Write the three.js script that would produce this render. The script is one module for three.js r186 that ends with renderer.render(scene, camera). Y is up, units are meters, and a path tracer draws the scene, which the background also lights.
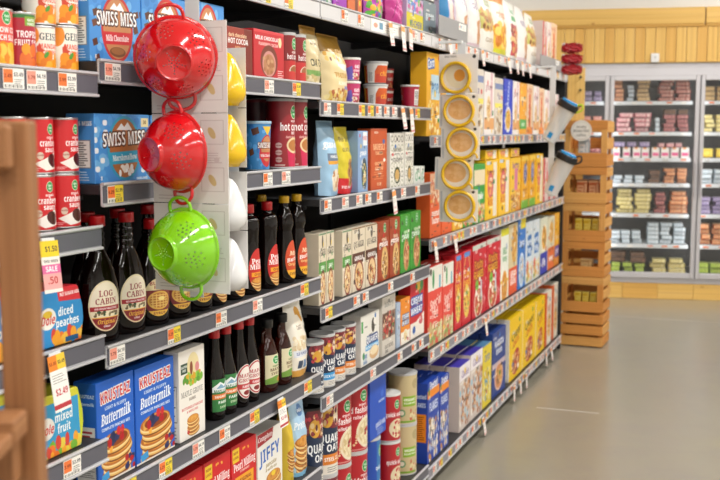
import * as THREE from 'three';
import { RoundedBoxGeometry } from 'three/addons/geometries/RoundedBoxGeometry.js';
import { RectAreaLightUniformsLib } from 'three/addons/lights/RectAreaLightUniformsLib.js';
import { mergeGeometries } from 'three/addons/utils/BufferGeometryUtils.js';
import { Brush, Evaluator, SUBTRACTION } from 'three-bvh-csg';

// ---------------------------------------------------------------- camera, light, exposure
const scene = new THREE.Scene();
const EYE = 1.6;                       // eye height
const camera = new THREE.PerspectiveCamera(2 * Math.atan(240 / 1020) * 180 / Math.PI, 1.5, 0.05, 60);
camera.rotation.order = 'YXZ';
camera.position.set(0, EYE, 0);
camera.rotation.set(-0.10549, 0.37184, 0);
camera.filmGauge = 36;
camera.focus = 2.75;
camera.userData.fStop = 5.6;
const renderer = new THREE.WebGLRenderer({ antialias: true });
renderer.toneMapping = THREE.LinearToneMapping;
renderer.toneMappingExposure = 1.0;
renderer.shadowMap.enabled = true;
RectAreaLightUniformsLib.init();
scene.background = new THREE.Color(0x0c0c0d);
const CEILING = 3.7;
const LAMP_WHITE = new THREE.Color(1.0, 0.975, 0.935);
const LAMP_POWER = 42;
const CASE_POWER = 5;

// ---------------------------------------------------------------- helpers
let seed = 7;
const rnd = () => { seed = (seed * 1664525 + 1013904223) % 4294967296; return seed / 4294967296; };
const rr = (a, b) => a + (b - a) * rnd();
const used = {};
const numbered = (n) => { const k = used[n] = (used[n] ?? -1) + 1; return k ? n + '_' + String(k).padStart(3, '0') : n; };
function shade(o) { o.traverse((m) => { if (m.isMesh) { m.castShadow = true; m.receiveShadow = true; } }); return o; }
function mesh(name, geo, mat, parent) { const m = new THREE.Mesh(geo, mat); m.name = name; m.castShadow = m.receiveShadow = true; if (parent) parent.add(m); return m; }
function tag(o, label, category, group) { o.userData.label = label; o.userData.category = category; if (group) o.userData.group = group; return o; }
function thing(name, label, category, x, y, z, ry = 0, group) {
  const o = new THREE.Group(); o.name = numbered(name); o.position.set(x, y, z); o.rotation.y = ry; tag(o, label, category, group); scene.add(o); return o;
}
function struct(name, geo, mat) { const m = mesh(numbered(name), geo, mat, scene); m.userData.kind = 'structure'; return m; }
const std = (color, roughness = 0.5, o = {}) => new THREE.MeshStandardMaterial({ color, roughness, metalness: 0, ...o });
const phys = (color, roughness = 0.3, o = {}) => new THREE.MeshPhysicalMaterial({ color, roughness, ...o });
function canvas(w, h) { const c = document.createElement('canvas'); c.width = w; c.height = h; return c; }
function ctex(c, repeat) { const t = new THREE.CanvasTexture(c); t.colorSpace = THREE.SRGBColorSpace; t.magFilter = THREE.LinearFilter; if (repeat) { t.wrapS = t.wrapT = THREE.RepeatWrapping; t.repeat.set(...repeat); } return t; }
// box with uv in metres, grain along its longest side
function bx(w, h, d, x = 0, y = 0, z = 0, r = 0, ox = 0, oy = 0) {
  const g = r > 0 ? new RoundedBoxGeometry(w, h, d, 1, r) : new THREE.BoxGeometry(w, h, d).toNonIndexed();
  const p = g.attributes.position, uv = g.attributes.uv, n = g.attributes.normal;
  const L = w >= h && w >= d ? 0 : h >= d ? 1 : 2, D3 = [w, h, d];
  for (let i = 0; i < p.count; i++) {
    const a = [p.getX(i), p.getY(i), p.getZ(i)], nn = [Math.abs(n.getX(i)), Math.abs(n.getY(i)), Math.abs(n.getZ(i))];
    const f = nn[0] >= nn[1] && nn[0] >= nn[2] ? 0 : nn[1] >= nn[2] ? 1 : 2;
    const ax = [0, 1, 2].filter((k) => k !== f), v = ax.includes(L) ? L : (D3[ax[0]] > D3[ax[1]] ? ax[0] : ax[1]), u = ax.find((k) => k !== v);
    uv.setXY(i, a[u] + ox, a[v] + oy);
  }
  g.clearGroups(); g.translate(x, y, z); return g;
}
const merge = (list) => { const l = list.map((g) => { const q = g.index ? g.toNonIndexed() : g; for (const k of Object.keys(q.attributes)) if (!['position', 'normal', 'uv'].includes(k)) q.deleteAttribute(k); q.clearGroups(); return q; }); return mergeGeometries(l); };
const lathe = (pts, seg = 32, phi = -Math.PI / 2) => new THREE.LatheGeometry(pts.map((p) => new THREE.Vector2(...p)), seg, phi);
function tube(pts, r, seg = 24, closed = false, rs = 8) { return new THREE.TubeGeometry(new THREE.CatmullRomCurve3(pts.map((p) => new THREE.Vector3(...p)), closed), seg, r, rs, closed); }

// ---------------------------------------------------------------- printed artwork, packed into atlas pages
const PAGE = 2048, pages = [], arts = {};
let cur = null;
function cell(w, h) {
  if (!cur || (cur.x + w + 4 > PAGE && cur.y + cur.row + h + 34 > PAGE)) { const c = canvas(PAGE, PAGE); cur = { c, g: c.getContext('2d'), x: 2, y: 2, row: 0, i: pages.length }; pages.push(cur); }
  if (cur.x + w + 4 > PAGE) { cur.x = 2; cur.y += cur.row + 4; cur.row = 0; }
  if (cur.y + h + 30 > PAGE) { cur = null; return cell(w, h); }
  const r = { page: cur.i, x: cur.x, y: cur.y, w, h }; cur.x += w + 4; cur.row = Math.max(cur.row, h); return r;
}
function art(key, w, h, draw) {
  const r = cell(w, h), g = pages[r.page].g;
  g.save(); g.beginPath(); g.rect(r.x - 1, r.y - 1, w + 2, h + 2); g.clip(); g.translate(r.x, r.y); draw(g, w, h); g.restore();
  r.uv = (u, v) => [(r.x + 0.5 + u * (w - 1)) / PAGE, 1 - (r.y + 0.5 + (1 - v) * (h - 1)) / PAGE];
  return arts[key] = r;
}
// plain colour patches in a strip kept free at the foot of each page
function solid(c, page) {
  const k = 'solid' + c + page; if (arts[k]) return arts[k];
  const pg = pages[page], n = pg.solids = (pg.solids || 0) + 1, x = (n % 200) * 10 + 4, y = PAGE - 24 + Math.floor(n / 200) * 10;
  fill(pg.g, c, x, y, 8, 8); return arts[k] = { page, uv: () => [(x + 4) / PAGE, 1 - (y + 4) / PAGE] };
}
function fill(g, c, x, y, w, h) { g.fillStyle = c; g.fillRect(x - 1, y - 1, w + 2, h + 2); }
function R(g, c, x, y, w, h) { g.fillStyle = c; g.fillRect(x, y, w, h); }
function E(g, c, x, y, rx, ry, rot = 0) { g.fillStyle = c; g.beginPath(); g.ellipse(x, y, rx, ry, rot, 0, 7); g.fill(); }
function ring(g, c, x, y, rx, ry, lw) { g.strokeStyle = c; g.lineWidth = lw; g.beginPath(); g.ellipse(x, y, rx, ry, 0, 0, 7); g.stroke(); }
function poly(g, c, pts) { g.fillStyle = c; g.beginPath(); pts.forEach((p, i) => (i ? g.lineTo(...p) : g.moveTo(...p))); g.closePath(); g.fill(); }
function T(g, s, x, y, size, c, o = {}) {
  g.save(); g.translate(x, y); if (o.a) g.rotate(o.a);
  g.font = (o.i ? 'italic ' : '') + (o.b === 0 ? '' : 'bold ') + size + 'px ' + (o.f || 'sans-serif'); g.textAlign = o.al || 'center'; g.textBaseline = 'middle';
  if (o.w) { const m = g.measureText(s).width; if (m > 0) g.scale(o.w / m, 1); }
  if (o.st) { g.strokeStyle = o.st; g.lineWidth = o.lw || size / 5; g.lineJoin = 'round'; g.strokeText(s, 0, 0); }
  g.fillStyle = c; g.fillText(s, 0, 0); g.restore();
}
function dots(g, x, y, w, h, n, cols, r) { for (let i = 0; i < n; i++) E(g, cols[Math.floor(rnd() * cols.length)], x + rnd() * w, y + rnd() * h, r * rr(0.6, 1.2), r * rr(0.6, 1.2)); }
function lines(g, c, x, y, w, n, step, t = 1.5) { for (let i = 0; i < n; i++) R(g, c, x, y + i * step, w * rr(0.7, 1), t); }
function pancakes(g, x, y, w, n, berries = true) {
  const t = w * 0.15;
  for (let i = n - 1; i >= 0; i--) {
    const k = (i % 2 ? 0.03 : -0.03) * w, yy = y + i * t;
    E(g, '#7c4416', x + k, yy + t * 0.55, w * 0.5, t * 1.2); E(g, '#e8b868', x + k, yy + t * 0.4, w * 0.5, t * 1.15); E(g, '#f3d79a', x + k, yy + t * 0.22, w * 0.49, t * 1.12); E(g, '#b8691f', x + k, yy, w * 0.485, t * 1.1);
    E(g, '#d9963f', x + k + w * 0.02, yy - t * 0.06, w * 0.43, t * 0.92); dots(g, x + k - w * 0.35, yy - t * 0.6, w * 0.7, t * 1.2, 8, ['#c47c2c', '#e2a850'], w * 0.05);
  }
  if (berries) { E(g, '#8a3c0a', x, y, w * 0.38, t * 0.8); E(g, '#f0a83c', x - w * 0.2, y + t * 0.6, w * 0.06, t * 0.9); dots(g, x - w * 0.24, y - t * 1.3, w * 0.46, t * 1.5, 12, ['#b41420', '#d12632', '#27305f', '#1c2450'], w * 0.08); }
}
function bowl(g, x, y, r, rim, food, cols) { E(g, rim, x, y, r, r); E(g, food, x, y, r * 0.84, r * 0.84); dots(g, x - r * 0.55, y - r * 0.55, r * 1.1, r * 1.1, 26, cols, r * 0.13); }
function badge(g, x, y, r) { E(g, '#e8f0df', x, y, r * 1.12, r * 1.12); E(g, '#2f9a45', x, y, r, r); T(g, 'field', x, y - r * 0.25, r * 0.55, '#fff'); T(g, 'day', x, y + r * 0.32, r * 0.55, '#fff'); }
function facts(g, x, y, w, h) { R(g, '#f3f3f0', x, y, w, h); g.strokeStyle = '#222'; g.lineWidth = 1; g.strokeRect(x + 1, y + 1, w - 2, h - 2); lines(g, '#333', x + 4, y + 6, w - 10, Math.floor((h - 8) / 5), 5, 1.6); }
function sideArt(key, c, txt, tc = '#fff') { return art(key, 64, 160, (g, w, h) => { fill(g, c, 0, 0, w, h); if (txt) T(g, txt, 32, 22, 15, tc, { w: 52 }); facts(g, 10, 60, 44, 64); lines(g, tc, 10, 132, 44, 4, 6, 1.5); }); }
// a label that goes round a can: the front design stands twice round the circumference
function wrap(key, h, draw) { return art(key, 512, h, (g) => { for (const x of [128, -128, 384]) { g.save(); g.beginPath(); g.rect(x, 0, 256, h); g.clip(); g.translate(x, 0); draw(g, 256, h); g.restore(); } }); }
function cocoaBox(sub, subBg, ovalBg, key) {
  art(key, 288, 224, (g, w, h) => {
    fill(g, '#4a94dc', 0, 0, w, h); dots(g, 0, 0, w, h, 60, ['#58a2e4', '#3f86d0', '#74b6ec'], 16);
    for (let i = 0; i < 9; i++) { const x = rnd() < 0.5 ? rr(0, 55) : rr(225, 280), y = rr(8, h); if (key === 'cocoa_marsh') { g.fillStyle = '#eef2f8'; g.beginPath(); g.roundRect(x - 10, y - 9, 22, 18, 7); g.fill(); } else poly(g, ['#5a3220', '#6f4028'][i % 2], [[x, y], [x + 24, y - 8], [x + 30, y + 12], [x + 6, y + 20]]); }
    E(g, ovalBg[0], 150, 112, 88, 106); E(g, ovalBg[1], 150, 112, 77, 96); poly(g, '#f4f6fa', [[110, 52], [135, 30], [150, 42], [168, 26], [194, 54]]);
    T(g, 'SWISS MISS', 150, 80, 60, '#ffffff', { st: '#4a2414', lw: 10, w: 224, a: -0.05 });
    g.save(); g.translate(150, 142); g.rotate(-0.04); R(g, subBg, -78, -20, 156, 40); T(g, sub, 0, 0, 26, '#fff', { w: 128, f: 'serif' }); g.restore();
    if (key === 'cocoa_marsh') { dots(g, 112, 168, 76, 34, 14, ['#f4efe6', '#ffffff'], 10); R(g, '#f2e2b0', 240, 12, 40, 30); T(g, '30', 260, 26, 16, '#6a4a10'); }
    else { E(g, '#7c4a2a', 150, 186, 44, 16); E(g, '#a3683a', 150, 183, 36, 11); }
    T(g, '8', 30, h - 18, 18, '#fff'); T(g, 'ENVELOPES', 240, h - 10, 11, '#fff');
  });
}
cocoaBox('Milk Chocolate', '#cf2b33', ['#c9312f', '#c98a5a'], 'cocoa_choc');
cocoaBox('Marshmallow', '#36a6cf', ['#3aa3cb', '#b36f3e'], 'cocoa_marsh');
sideArt('cocoa_side', '#4a94dc', 'SWISS MISS');
wrap('peach_can', 192, (g, w, h) => { fill(g, '#e2574a', 0, 0, w, h); R(g, '#f0b321', 0, 112, w, 80); badge(g, 128, 24, 22); T(g, 'YELLOW CLING', 128, 66, 27, '#fff'); T(g, 'PEACH SLICES', 128, 94, 26, '#fff'); dots(g, 60, 118, 140, 66, 22, ['#f4b62a', '#e98a1c', '#f8cd55'], 22); });
wrap('tropical_can', 192, (g, w, h) => { fill(g, '#b3263b', 0, 0, w, h); R(g, '#3a7a3e', 0, 0, w, 14); R(g, '#7ea93a', 92, 8, 80, 34); T(g, 'NATIVE', 132, 20, 15, '#fff'); T(g, 'FOREST', 132, 34, 15, '#fff'); T(g, 'TROPICAL', 128, 72, 34, '#fff'); T(g, 'FRUIT SALAD', 128, 102, 30, '#fff'); dots(g, 70, 125, 120, 56, 16, ['#f0a12c', '#e8722e', '#d84a4a'], 24); });
wrap('mandarin_can', 160, (g, w, h) => { fill(g, '#f6efe2', 0, 0, w, h); R(g, '#ef9a2a', 0, 0, 50, 56); E(g, '#f0902a', 20, 30, 42, 40); T(g, 'GEISHA', 136, 34, 38, '#32424a', { f: 'serif' }); T(g, 'MANDARIN', 130, 70, 27, '#e0442a'); T(g, 'ORANGES', 130, 94, 24, '#e0442a'); poly(g, '#d8482e', [[48, 74], [66, 60], [72, 80], [88, 86], [66, 104], [50, 96]]); dots(g, 40, 108, 190, 50, 26, ['#f39a1d', '#f7b02c', '#e87f14'], 21); E(g, '#4d9a3a', 96, 104, 16, 9, -0.7); });
wrap('cranberry_can', 192, (g, w, h) => { fill(g, '#d01f27', 0, 0, w, h); badge(g, 128, 36, 18); T(g, 'organic', 128, 66, 14, '#fff'); T(g, 'cranberry', 128, 86, 34, '#fff', { w: 120 }); T(g, 'sauce', 128, 110, 26, '#fff'); poly(g, '#f5f1ea', [[40, 160], [160, 118], [190, 176], [96, 186]]); E(g, '#4a1418', 140, 150, 34, 24, 0.3); E(g, '#d9c8b4', 70, 132, 16, 14); T(g, 'GLUTEN', 70, 130, 8, '#8a2020'); lines(g, '#fff', 24, 176, 50, 2, 6); });
art('peach_cups', 256, 160, (g, w, h) => { fill(g, '#2f8fd0', 0, 0, w, h); poly(g, '#d8303a', [[110, 0], [256, 0], [256, 44], [120, 36]]); T(g, 'NO SUGAR ADDED', 190, 18, 15, '#fff'); E(g, '#f4f1ea', 60, 78, 44, 30); E(g, '#e8c23a', 60, 66, 24, 10); T(g, 'Dole', 60, 82, 34, '#d3242c', { i: 1 }); T(g, 'diced', 156, 66, 32, '#fff'); T(g, 'peaches', 164, 96, 32, '#fff'); dots(g, 84, 122, 172, 44, 24, ['#f2a52c', '#f0bd45', '#e9762a', '#d84438'], 18); R(g, '#1d5b8a', 150, 140, 70, 14); });
art('mixed_cups', 256, 160, (g, w, h) => { fill(g, '#37a0d4', 0, 0, w, h); R(g, '#d9d43a', 0, 0, w, 22); poly(g, '#c9d22e', [[222, 0], [256, 0], [256, 160], [236, 160]]); E(g, '#f4f1ea', 60, 82, 40, 28); T(g, 'Dole', 60, 84, 32, '#d3242c', { i: 1 }); T(g, 'mixed', 148, 62, 32, '#fff'); T(g, 'fruit', 148, 92, 32, '#fff'); dots(g, 60, 124, 170, 36, 26, ['#f2a52c', '#e8d04a', '#e9762a', '#d84438', '#7ab83a'], 16); });
sideArt('cups_side', '#e9a92f', '');
art('cocoa_brown', 200, 190, (g, w, h) => { fill(g, '#9c3a2c', 0, 0, w, h); poly(g, '#7a2a20', [[130, 0], [200, 0], [200, 190], [150, 190]]); T(g, 'dark chocolate', 80, 30, 20, '#f2d8b0'); T(g, 'HOT COCOA', 82, 54, 28, '#fff'); T(g, 'MIX', 80, 80, 22, '#e9b27a'); E(g, '#f0e7da', 84, 140, 44, 40); E(g, '#6b3a22', 84, 132, 36, 26); dots(g, 60, 120, 44, 20, 7, ['#fff', '#f3e6d4'], 8); });
art('cocoa_red', 220, 190, (g, w, h) => { fill(g, '#c62a34', 0, 0, w, h); R(g, '#d8424a', 0, 0, w, 12); T(g, 'MILK CHOCOLATE', 104, 32, 22, '#fff'); T(g, 'FLAVORED COCOA', 104, 54, 16, '#f6d6d0'); E(g, '#7a3a2c', 108, 118, 62, 62); E(g, '#d0908a', 108, 128, 48, 50); E(g, '#b9805a', 108, 130, 40, 40); dots(g, 70, 104, 76, 60, 16, ['#c89a72', '#a86f48'], 10); E(g, '#f1dcb0', 188, 40, 12, 20); lines(g, '#f8d6d0', 170, 150, 44, 4, 8, 3); });
sideArt('red_side', '#c62a34', '');
wrap('cocoa_tin', 224, (g, w, h) => { fill(g, '#8c1f22', 0, 0, w, h); R(g, '#c73030', 0, 124, w, 100); badge(g, 128, 44, 26); T(g, 'organic', 128, 82, 16, '#fff'); T(g, 'hot cocoa', 128, 104, 34, '#fff', { w: 140 }); E(g, '#e8d8c4', 128, 172, 54, 30); E(g, '#a5643a', 128, 168, 44, 22); R(g, '#cf3a35', 74, 172, 108, 44); });
wrap('cocoa_can', 288, (g, w, h) => { fill(g, '#9d1f2a', 0, 0, w, h); badge(g, 150, 50, 26); T(g, 'organic', 150, 86, 15, '#fff'); T(g, 'hot cocoa', 140, 112, 44, '#fff', { w: 176 }); T(g, 'MIX', 140, 138, 16, '#fff'); T(g, 'dark chocolate', 140, 154, 15, '#f0c8c0'); poly(g, '#d31f52', [[92, 190], [206, 190], [196, 280], [104, 280]]); E(g, '#e9d2a6', 149, 190, 58, 34); E(g, '#bf7a3c', 149, 190, 46, 25); for (const y of [190, 220, 250]) { E(g, '#d8b0a8', 44, y, 20, 12); T(g, 'NON GMO', 44, y, 8, '#7a1818'); } R(g, '#ddb7b0', 20, 270, 60, 6); });
wrap('dark_tin', 256, (g, w, h) => { fill(g, '#5a1820', 0, 0, w, h); badge(g, 150, 56, 24); T(g, 'hot cocoa', 140, 108, 30, '#fff'); });
wrap('cocoa_tub', 224, (g, w, h) => { fill(g, '#3f8ccc', 0, 0, w, h); dots(g, 0, 0, w, h, 30, ['#62a9e6', '#3678c4'], 12); poly(g, '#5a3220', [[40, 30], [84, 18], [92, 48], [52, 60]]); poly(g, '#6f4028', [[20, 130], [50, 118], [58, 146], [30, 158]]); poly(g, '#f0c53a', [[112, 16], [190, 16], [150, 60]]); E(g, '#cf2b33', 150, 132, 56, 76); E(g, '#c98a5a', 150, 122, 46, 60); T(g, 'SWISS MISS', 150, 106, 36, '#fff', { st: '#6a2c1c', lw: 7, w: 136 }); R(g, '#cf2b33', 92, 138, 116, 30); T(g, 'Milk Chocolate', 150, 153, 18, '#fff', { w: 100 }); });
art('log_label', 160, 224, (g, w, h) => { fill(g, '#8a1420', 0, 0, w, h); R(g, '#f1e7d0', 0, 0, w, 112); T(g, 'LOG', 80, 56, 38, '#8a1420', { f: 'serif', w: 66 }); T(g, 'CABIN', 80, 90, 38, '#8a1420', { f: 'serif', w: 98 }); R(g, '#a41824', 0, 112, w, 20); T(g, 'NO HIGH FRUCTOSE', 80, 122, 11, '#fff'); R(g, '#efe3c4', 0, 132, w, 28); dots(g, 24, 136, 112, 18, 18, ['#2d4a2a', '#6a5638', '#8a7a52'], 7); R(g, '#f0b13a', 0, 160, w, 4); T(g, 'Original', 80, 180, 26, '#f2c244', { i: 1, f: 'serif', w: 84 }); T(g, 'SYRUP', 80, 202, 10, '#fff'); ring(g, '#e8d9b0', 80, 112, 76, 108, 6); });
art('waffle_label', 160, 224, (g, w, h) => { fill(g, '#7a1820', 0, 0, w, h); R(g, '#e9d8a8', 0, 0, w, 70); T(g, 'BUTTER', 80, 30, 28, '#8a1420'); T(g, 'RICH', 80, 54, 24, '#8a1420'); E(g, '#e0b04c', 80, 130, 62, 54); E(g, '#b8742a', 80, 130, 52, 44); for (let i = -2; i < 3; i++) { R(g, '#e8c06a', 78 + i * 18, 92, 5, 80); R(g, '#e8c06a', 34, 128 + i * 15, 92, 5); } E(g, '#f6e08a', 90, 120, 18, 12); R(g, '#f0c04a', 0, 190, w, 34); T(g, 'SYRUP', 80, 206, 22, '#7a1420'); });
art('pearl_label', 160, 256, (g, w, h) => { fill(g, '#c9241f', 0, 0, w, h); T(g, 'Pearl', 80, 74, 44, '#fff', { f: 'serif' }); T(g, 'Milling', 80, 108, 40, '#fff', { f: 'serif' }); R(g, '#f0a41e', 20, 140, 120, 26); T(g, 'Original', 80, 153, 22, '#7a1410'); pancakes(g, 80, 190, 120, 3, false); });
art('gold_label', 128, 256, (g, w, h) => { fill(g, '#cf4a22', 0, 0, w, h); R(g, '#f2b42a', 0, 196, w, 60); T(g, 'Mrs', 64, 84, 40, '#f4e8c8', { i: 1, f: 'serif' }); T(g, 'Butter', 64, 122, 36, '#fff', { i: 1, f: 'serif', a: -0.2 }); T(g, 'Original', 64, 158, 24, '#f7d58a'); T(g, 'SYRUP', 64, 222, 26, '#7a2410'); });
art('green_label', 128, 176, (g, w, h) => { fill(g, '#2c7a3c', 0, 0, w, h); poly(g, '#eef2f4', [[0, 44], [40, 14], [64, 30], [92, 8], [128, 40], [128, 70], [0, 70]]); poly(g, '#7fa8c4', [[20, 50], [44, 26], [64, 44], [92, 20], [112, 50]]); T(g, 'MAPLE GROVE', 64, 64, 22, '#1f5c30', { w: 112 }); R(g, '#e0742a', 0, 80, w, 28); T(g, 'SUGAR FREE', 64, 94, 18, '#fff'); T(g, 'FARMS', 64, 126, 22, '#fff'); T(g, 'SYRUP', 64, 152, 18, '#d9e8c8'); });
art('oval_label', 128, 176, (g, w, h) => { fill(g, '#f2e9e2', 0, 0, w, h); ring(g, '#b8323a', 64, 88, 56, 80, 7); T(g, 'MAPLE', 64, 56, 26, '#b02a34', { f: 'serif' }); T(g, 'GROVE', 64, 80, 26, '#b02a34', { f: 'serif' }); R(g, '#c53a40', 8, 98, 112, 26); T(g, 'FARMS', 64, 112, 18, '#fff'); E(g, '#8a1c22', 64, 144, 22, 12); });
art('amber_label', 128, 160, (g, w, h) => { fill(g, '#dbd2b0', 0, 0, w, h); badge(g, 64, 30, 22); T(g, 'organic', 64, 62, 14, '#3d6a34'); T(g, 'MAPLE', 64, 82, 24, '#5a3a20'); T(g, 'SYRUP', 64, 104, 22, '#5a3a20'); poly(g, '#6f9a3c', [[0, 132], [60, 116], [128, 128], [128, 160], [0, 160]]); E(g, '#d08a34', 92, 140, 26, 14); });
art('pancake_blue', 200, 304, (g, w, h) => { fill(g, '#1f62c8', 0, 0, w, h); T(g, 'KRUSTEAZ', 100, 48, 46, '#d02a35', { st: '#f6f1ea', lw: 7, w: 160, a: -0.04 }); T(g, 'LIGHT & FLUFFY', 100, 82, 15, '#dfe9f8'); T(g, 'Buttermilk', 100, 112, 46, '#fff', { i: 1, f: 'serif', w: 158, a: -0.04 }); T(g, 'COMPLETE PANCAKE MIX', 100, 144, 12, '#e8eefa', { w: 150 }); pancakes(g, 102, 186, 156, 5); poly(g, '#3f9ad8', [[20, 276], [56, 268], [60, 290], [24, 298]]); dots(g, 150, 240, 44, 50, 7, ['#b41420', '#27305f'], 10); R(g, '#f0e9e0', 0, 296, 200, 8); });
art('blue_side', 64, 300, (g, w, h) => { fill(g, '#1f62c8', 0, 0, w, h); T(g, 'KRUSTEAZ', 32, 40, 14, '#d6e4f8', { w: 52 }); T(g, 'Buttermilk', 32, 62, 13, '#d6e4f8', { w: 50 }); R(g, '#e9ebee', 6, 128, 52, 160); R(g, '#b23a48', 14, 140, 36, 6); R(g, '#b23a48', 14, 152, 30, 6); lines(g, '#667', 12, 170, 42, 18, 6, 1.5); });
art('pancake_white', 176, 300, (g, w, h) => { fill(g, '#f1ece4', 0, 0, w, h); R(g, '#2d4a36', 14, 44, 44, 34); T(g, 'GLUTEN', 36, 56, 10, '#fff'); T(g, 'FREE', 36, 68, 10, '#fff'); E(g, '#e9d9a6', 96, 60, 40, 44); dots(g, 24, 84, 130, 34, 40, ['#7ab53a', '#95c74a', '#d8a62e', '#5c9a34'], 10); E(g, '#d98a8a', 124, 68, 14, 16); E(g, '#8a4a2c', 84, 66, 10, 22); T(g, 'MAPLE GROVE', 88, 146, 26, '#4a4440', { w: 148, f: 'serif', b: 0 }); T(g, 'FARMS', 88, 168, 14, '#6a5a50'); T(g, 'BUTTERMILK PANCAKE', 88, 194, 13, '#cf5a5a', { w: 144 }); T(g, '& WAFFLE MIX', 88, 208, 11, '#cf5a5a'); pancakes(g, 92, 236, 80, 4, false); E(g, '#c23a34', 58, 276, 9, 7); });
sideArt('white_side', '#f1ece4', '', '#6a6460');
art('pancake_red', 170, 300, (g, w, h) => { fill(g, '#cf1f26', 0, 0, w, h); R(g, '#e8c32c', 8, 14, 44, 52); T(g, 'NEW', 30, 30, 14, '#8a1410'); T(g, 'LOOK', 30, 48, 13, '#8a1410'); dots(g, 74, 26, 44, 14, 5, ['#e8a23a'], 5); T(g, 'Pearl Milling', 88, 84, 42, '#fff', { f: 'serif', w: 148, a: -0.03 }); T(g, 'COMPANY', 88, 108, 13, '#f6d9d0'); R(g, '#eda72a', 24, 124, 124, 52); T(g, 'ORIGINAL', 86, 142, 20, '#8a1a10'); T(g, 'PANCAKE MIX', 86, 162, 13, '#8a1a10'); R(g, '#f2e8dc', 24, 180, 124, 14); pancakes(g, 86, 220, 130, 4, false); });
sideArt('crimson_side', '#cf1f26', 'Pearl Milling');
art('pancake_jiffy', 190, 240, (g, w, h) => { fill(g, '#f0ede6', 0, 0, w, h); poly(g, '#a01c28', [[0, 0], [120, 0], [110, 34], [0, 42]]); T(g, 'Complete', 56, 20, 22, '#fff', { i: 1, f: 'serif' }); T(g, 'JIFFY', 92, 78, 62, '#2a62c0', { w: 150, a: -0.06 }); T(g, 'pancake', 100, 116, 20, '#a08a5a', { i: 1 }); T(g, '& waffle mix', 100, 134, 14, '#a08a5a', { i: 1 }); pancakes(g, 120, 164, 110, 4, false); E(g, '#f2d13c', 118, 156, 16, 9); });
const bagArt = (key, w, h, draw) => art(key, w, h, draw);
bagArt('trail_pouch', 128, 200, (g, w, h) => { fill(g, '#d9c79a', 0, 0, w, h); R(g, '#b98a3c', 0, 0, w, 28); T(g, 'organic', 64, 58, 16, '#5a4a2a'); T(g, 'OATS', 64, 124, 34, '#4a4a34'); R(g, '#7fa85a', 10, 150, 108, 18); dots(g, 6, 170, 116, 30, 30, ['#c9b27a', '#e9dcb4'], 7); });
bagArt('gold_pouch', 200, 240, (g, w, h) => { fill(g, '#e9d3a0', 0, 0, w, h); R(g, '#c0923a', 0, 0, w, 62); R(g, '#a87a2c', 0, 58, w, 4); dots(g, 10, 66, 180, 30, 24, ['#b8472c', '#7a4a3a', '#d8a23c', '#e9c46a'], 8); E(g, '#e7e3e0', 120, 112, 40, 12); T(g, 'TRAIL MIX', 100, 142, 24, '#c08a34'); T(g, 'ALMOND', 100, 168, 20, '#f4efe4'); R(g, '#8f86c2', 106, 178, 70, 14); dots(g, 10, 194, 180, 44, 70, ['#e6c66a', '#f2dfa0', '#d69a3a', '#b8643a'], 8); });
bagArt('oat_pouch', 170, 240, (g, w, h) => { fill(g, '#efe9dc', 0, 0, w, h); E(g, '#d99a2c', 96, 38, 28, 26); E(g, '#f1e8d8', 76, 78, 34, 42); T(g, 'OATS', 76, 76, 20, '#8a7a6a'); dots(g, 20, 108, 130, 40, 70, ['#e7d3ae', '#d9bf92', '#f6ead0'], 8); R(g, '#dfe2ea', 20, 152, 130, 22); T(g, 'OLD FASHIONED', 85, 163, 14, '#5868a0'); R(g, '#3b4a66', 46, 186, 32, 26); R(g, '#5b86b8', 88, 186, 30, 26); R(g, '#dba24a', 0, 218, w, 22); });
bagArt('yellow_pouch', 90, 240, (g, w, h) => { fill(g, '#e0bf3a', 0, 0, w, h); T(g, 'KRUSTEAZ', 45, 50, 20, '#b8242e', { w: 76 }); pancakes(g, 45, 150, 70, 5, false); });
bagArt('blue_pouch', 130, 240, (g, w, h) => { fill(g, '#a9cbe6', 0, 0, w, h); E(g, '#5a86c0', 64, 40, 26, 18); T(g, 'kodiak', 64, 40, 14, '#fff'); T(g, 'Protein', 65, 84, 30, '#f6f8fa', { i: 1, f: 'serif' }); pancakes(g, 65, 134, 104, 6, false); R(g, '#7db8da', 0, 226, w, 14); });
bagArt('sky_pouch', 150, 260, (g, w, h) => { fill(g, '#9fc6e4', 0, 0, w, h); R(g, '#8fb6d4', 0, 0, w, 24); T(g, 'granola', 75, 80, 32, '#fff', { i: 1, f: 'serif' }); R(g, '#6a7f9a', 26, 112, 98, 36); T(g, 'VANILLA', 75, 122, 15, '#fff'); R(g, '#eaa43c', 26, 138, 98, 12); E(g, '#efe3cf', 90, 206, 42, 40); dots(g, 60, 176, 60, 60, 26, ['#d8a66a', '#b9793f', '#efd9b0'], 7); });
bagArt('lemon_pouch', 150, 240, (g, w, h) => { fill(g, '#d9c62e', 0, 0, w, h); T(g, 'Bear Naked', 75, 44, 24, '#5a4a10', { w: 110 }); T(g, 'GRANOLA', 75, 80, 20, '#7a6a18'); R(g, '#d3222a', 0, 184, w, 56); E(g, '#b98a54', 96, 164, 40, 50); dots(g, 66, 130, 64, 70, 30, ['#8a5a2c', '#c89a5c', '#6a3c1c'], 8); T(g, 'FRUIT & NUT', 60, 216, 14, '#fff'); });
bagArt('blue_pouch_tall', 170, 260, (g, w, h) => { fill(g, '#1f4fb8', 0, 0, w, h); E(g, '#3a6ad0', 122, 96, 16, 14); T(g, 'nutrition', 112, 120, 14, '#dfe9fb', { i: 1 }); T(g, 'quick oats', 112, 206, 30, '#e9f0fb', { w: 96, f: 'serif' }); lines(g, '#c9d8f4', 80, 228, 70, 3, 8, 2); });
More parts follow.
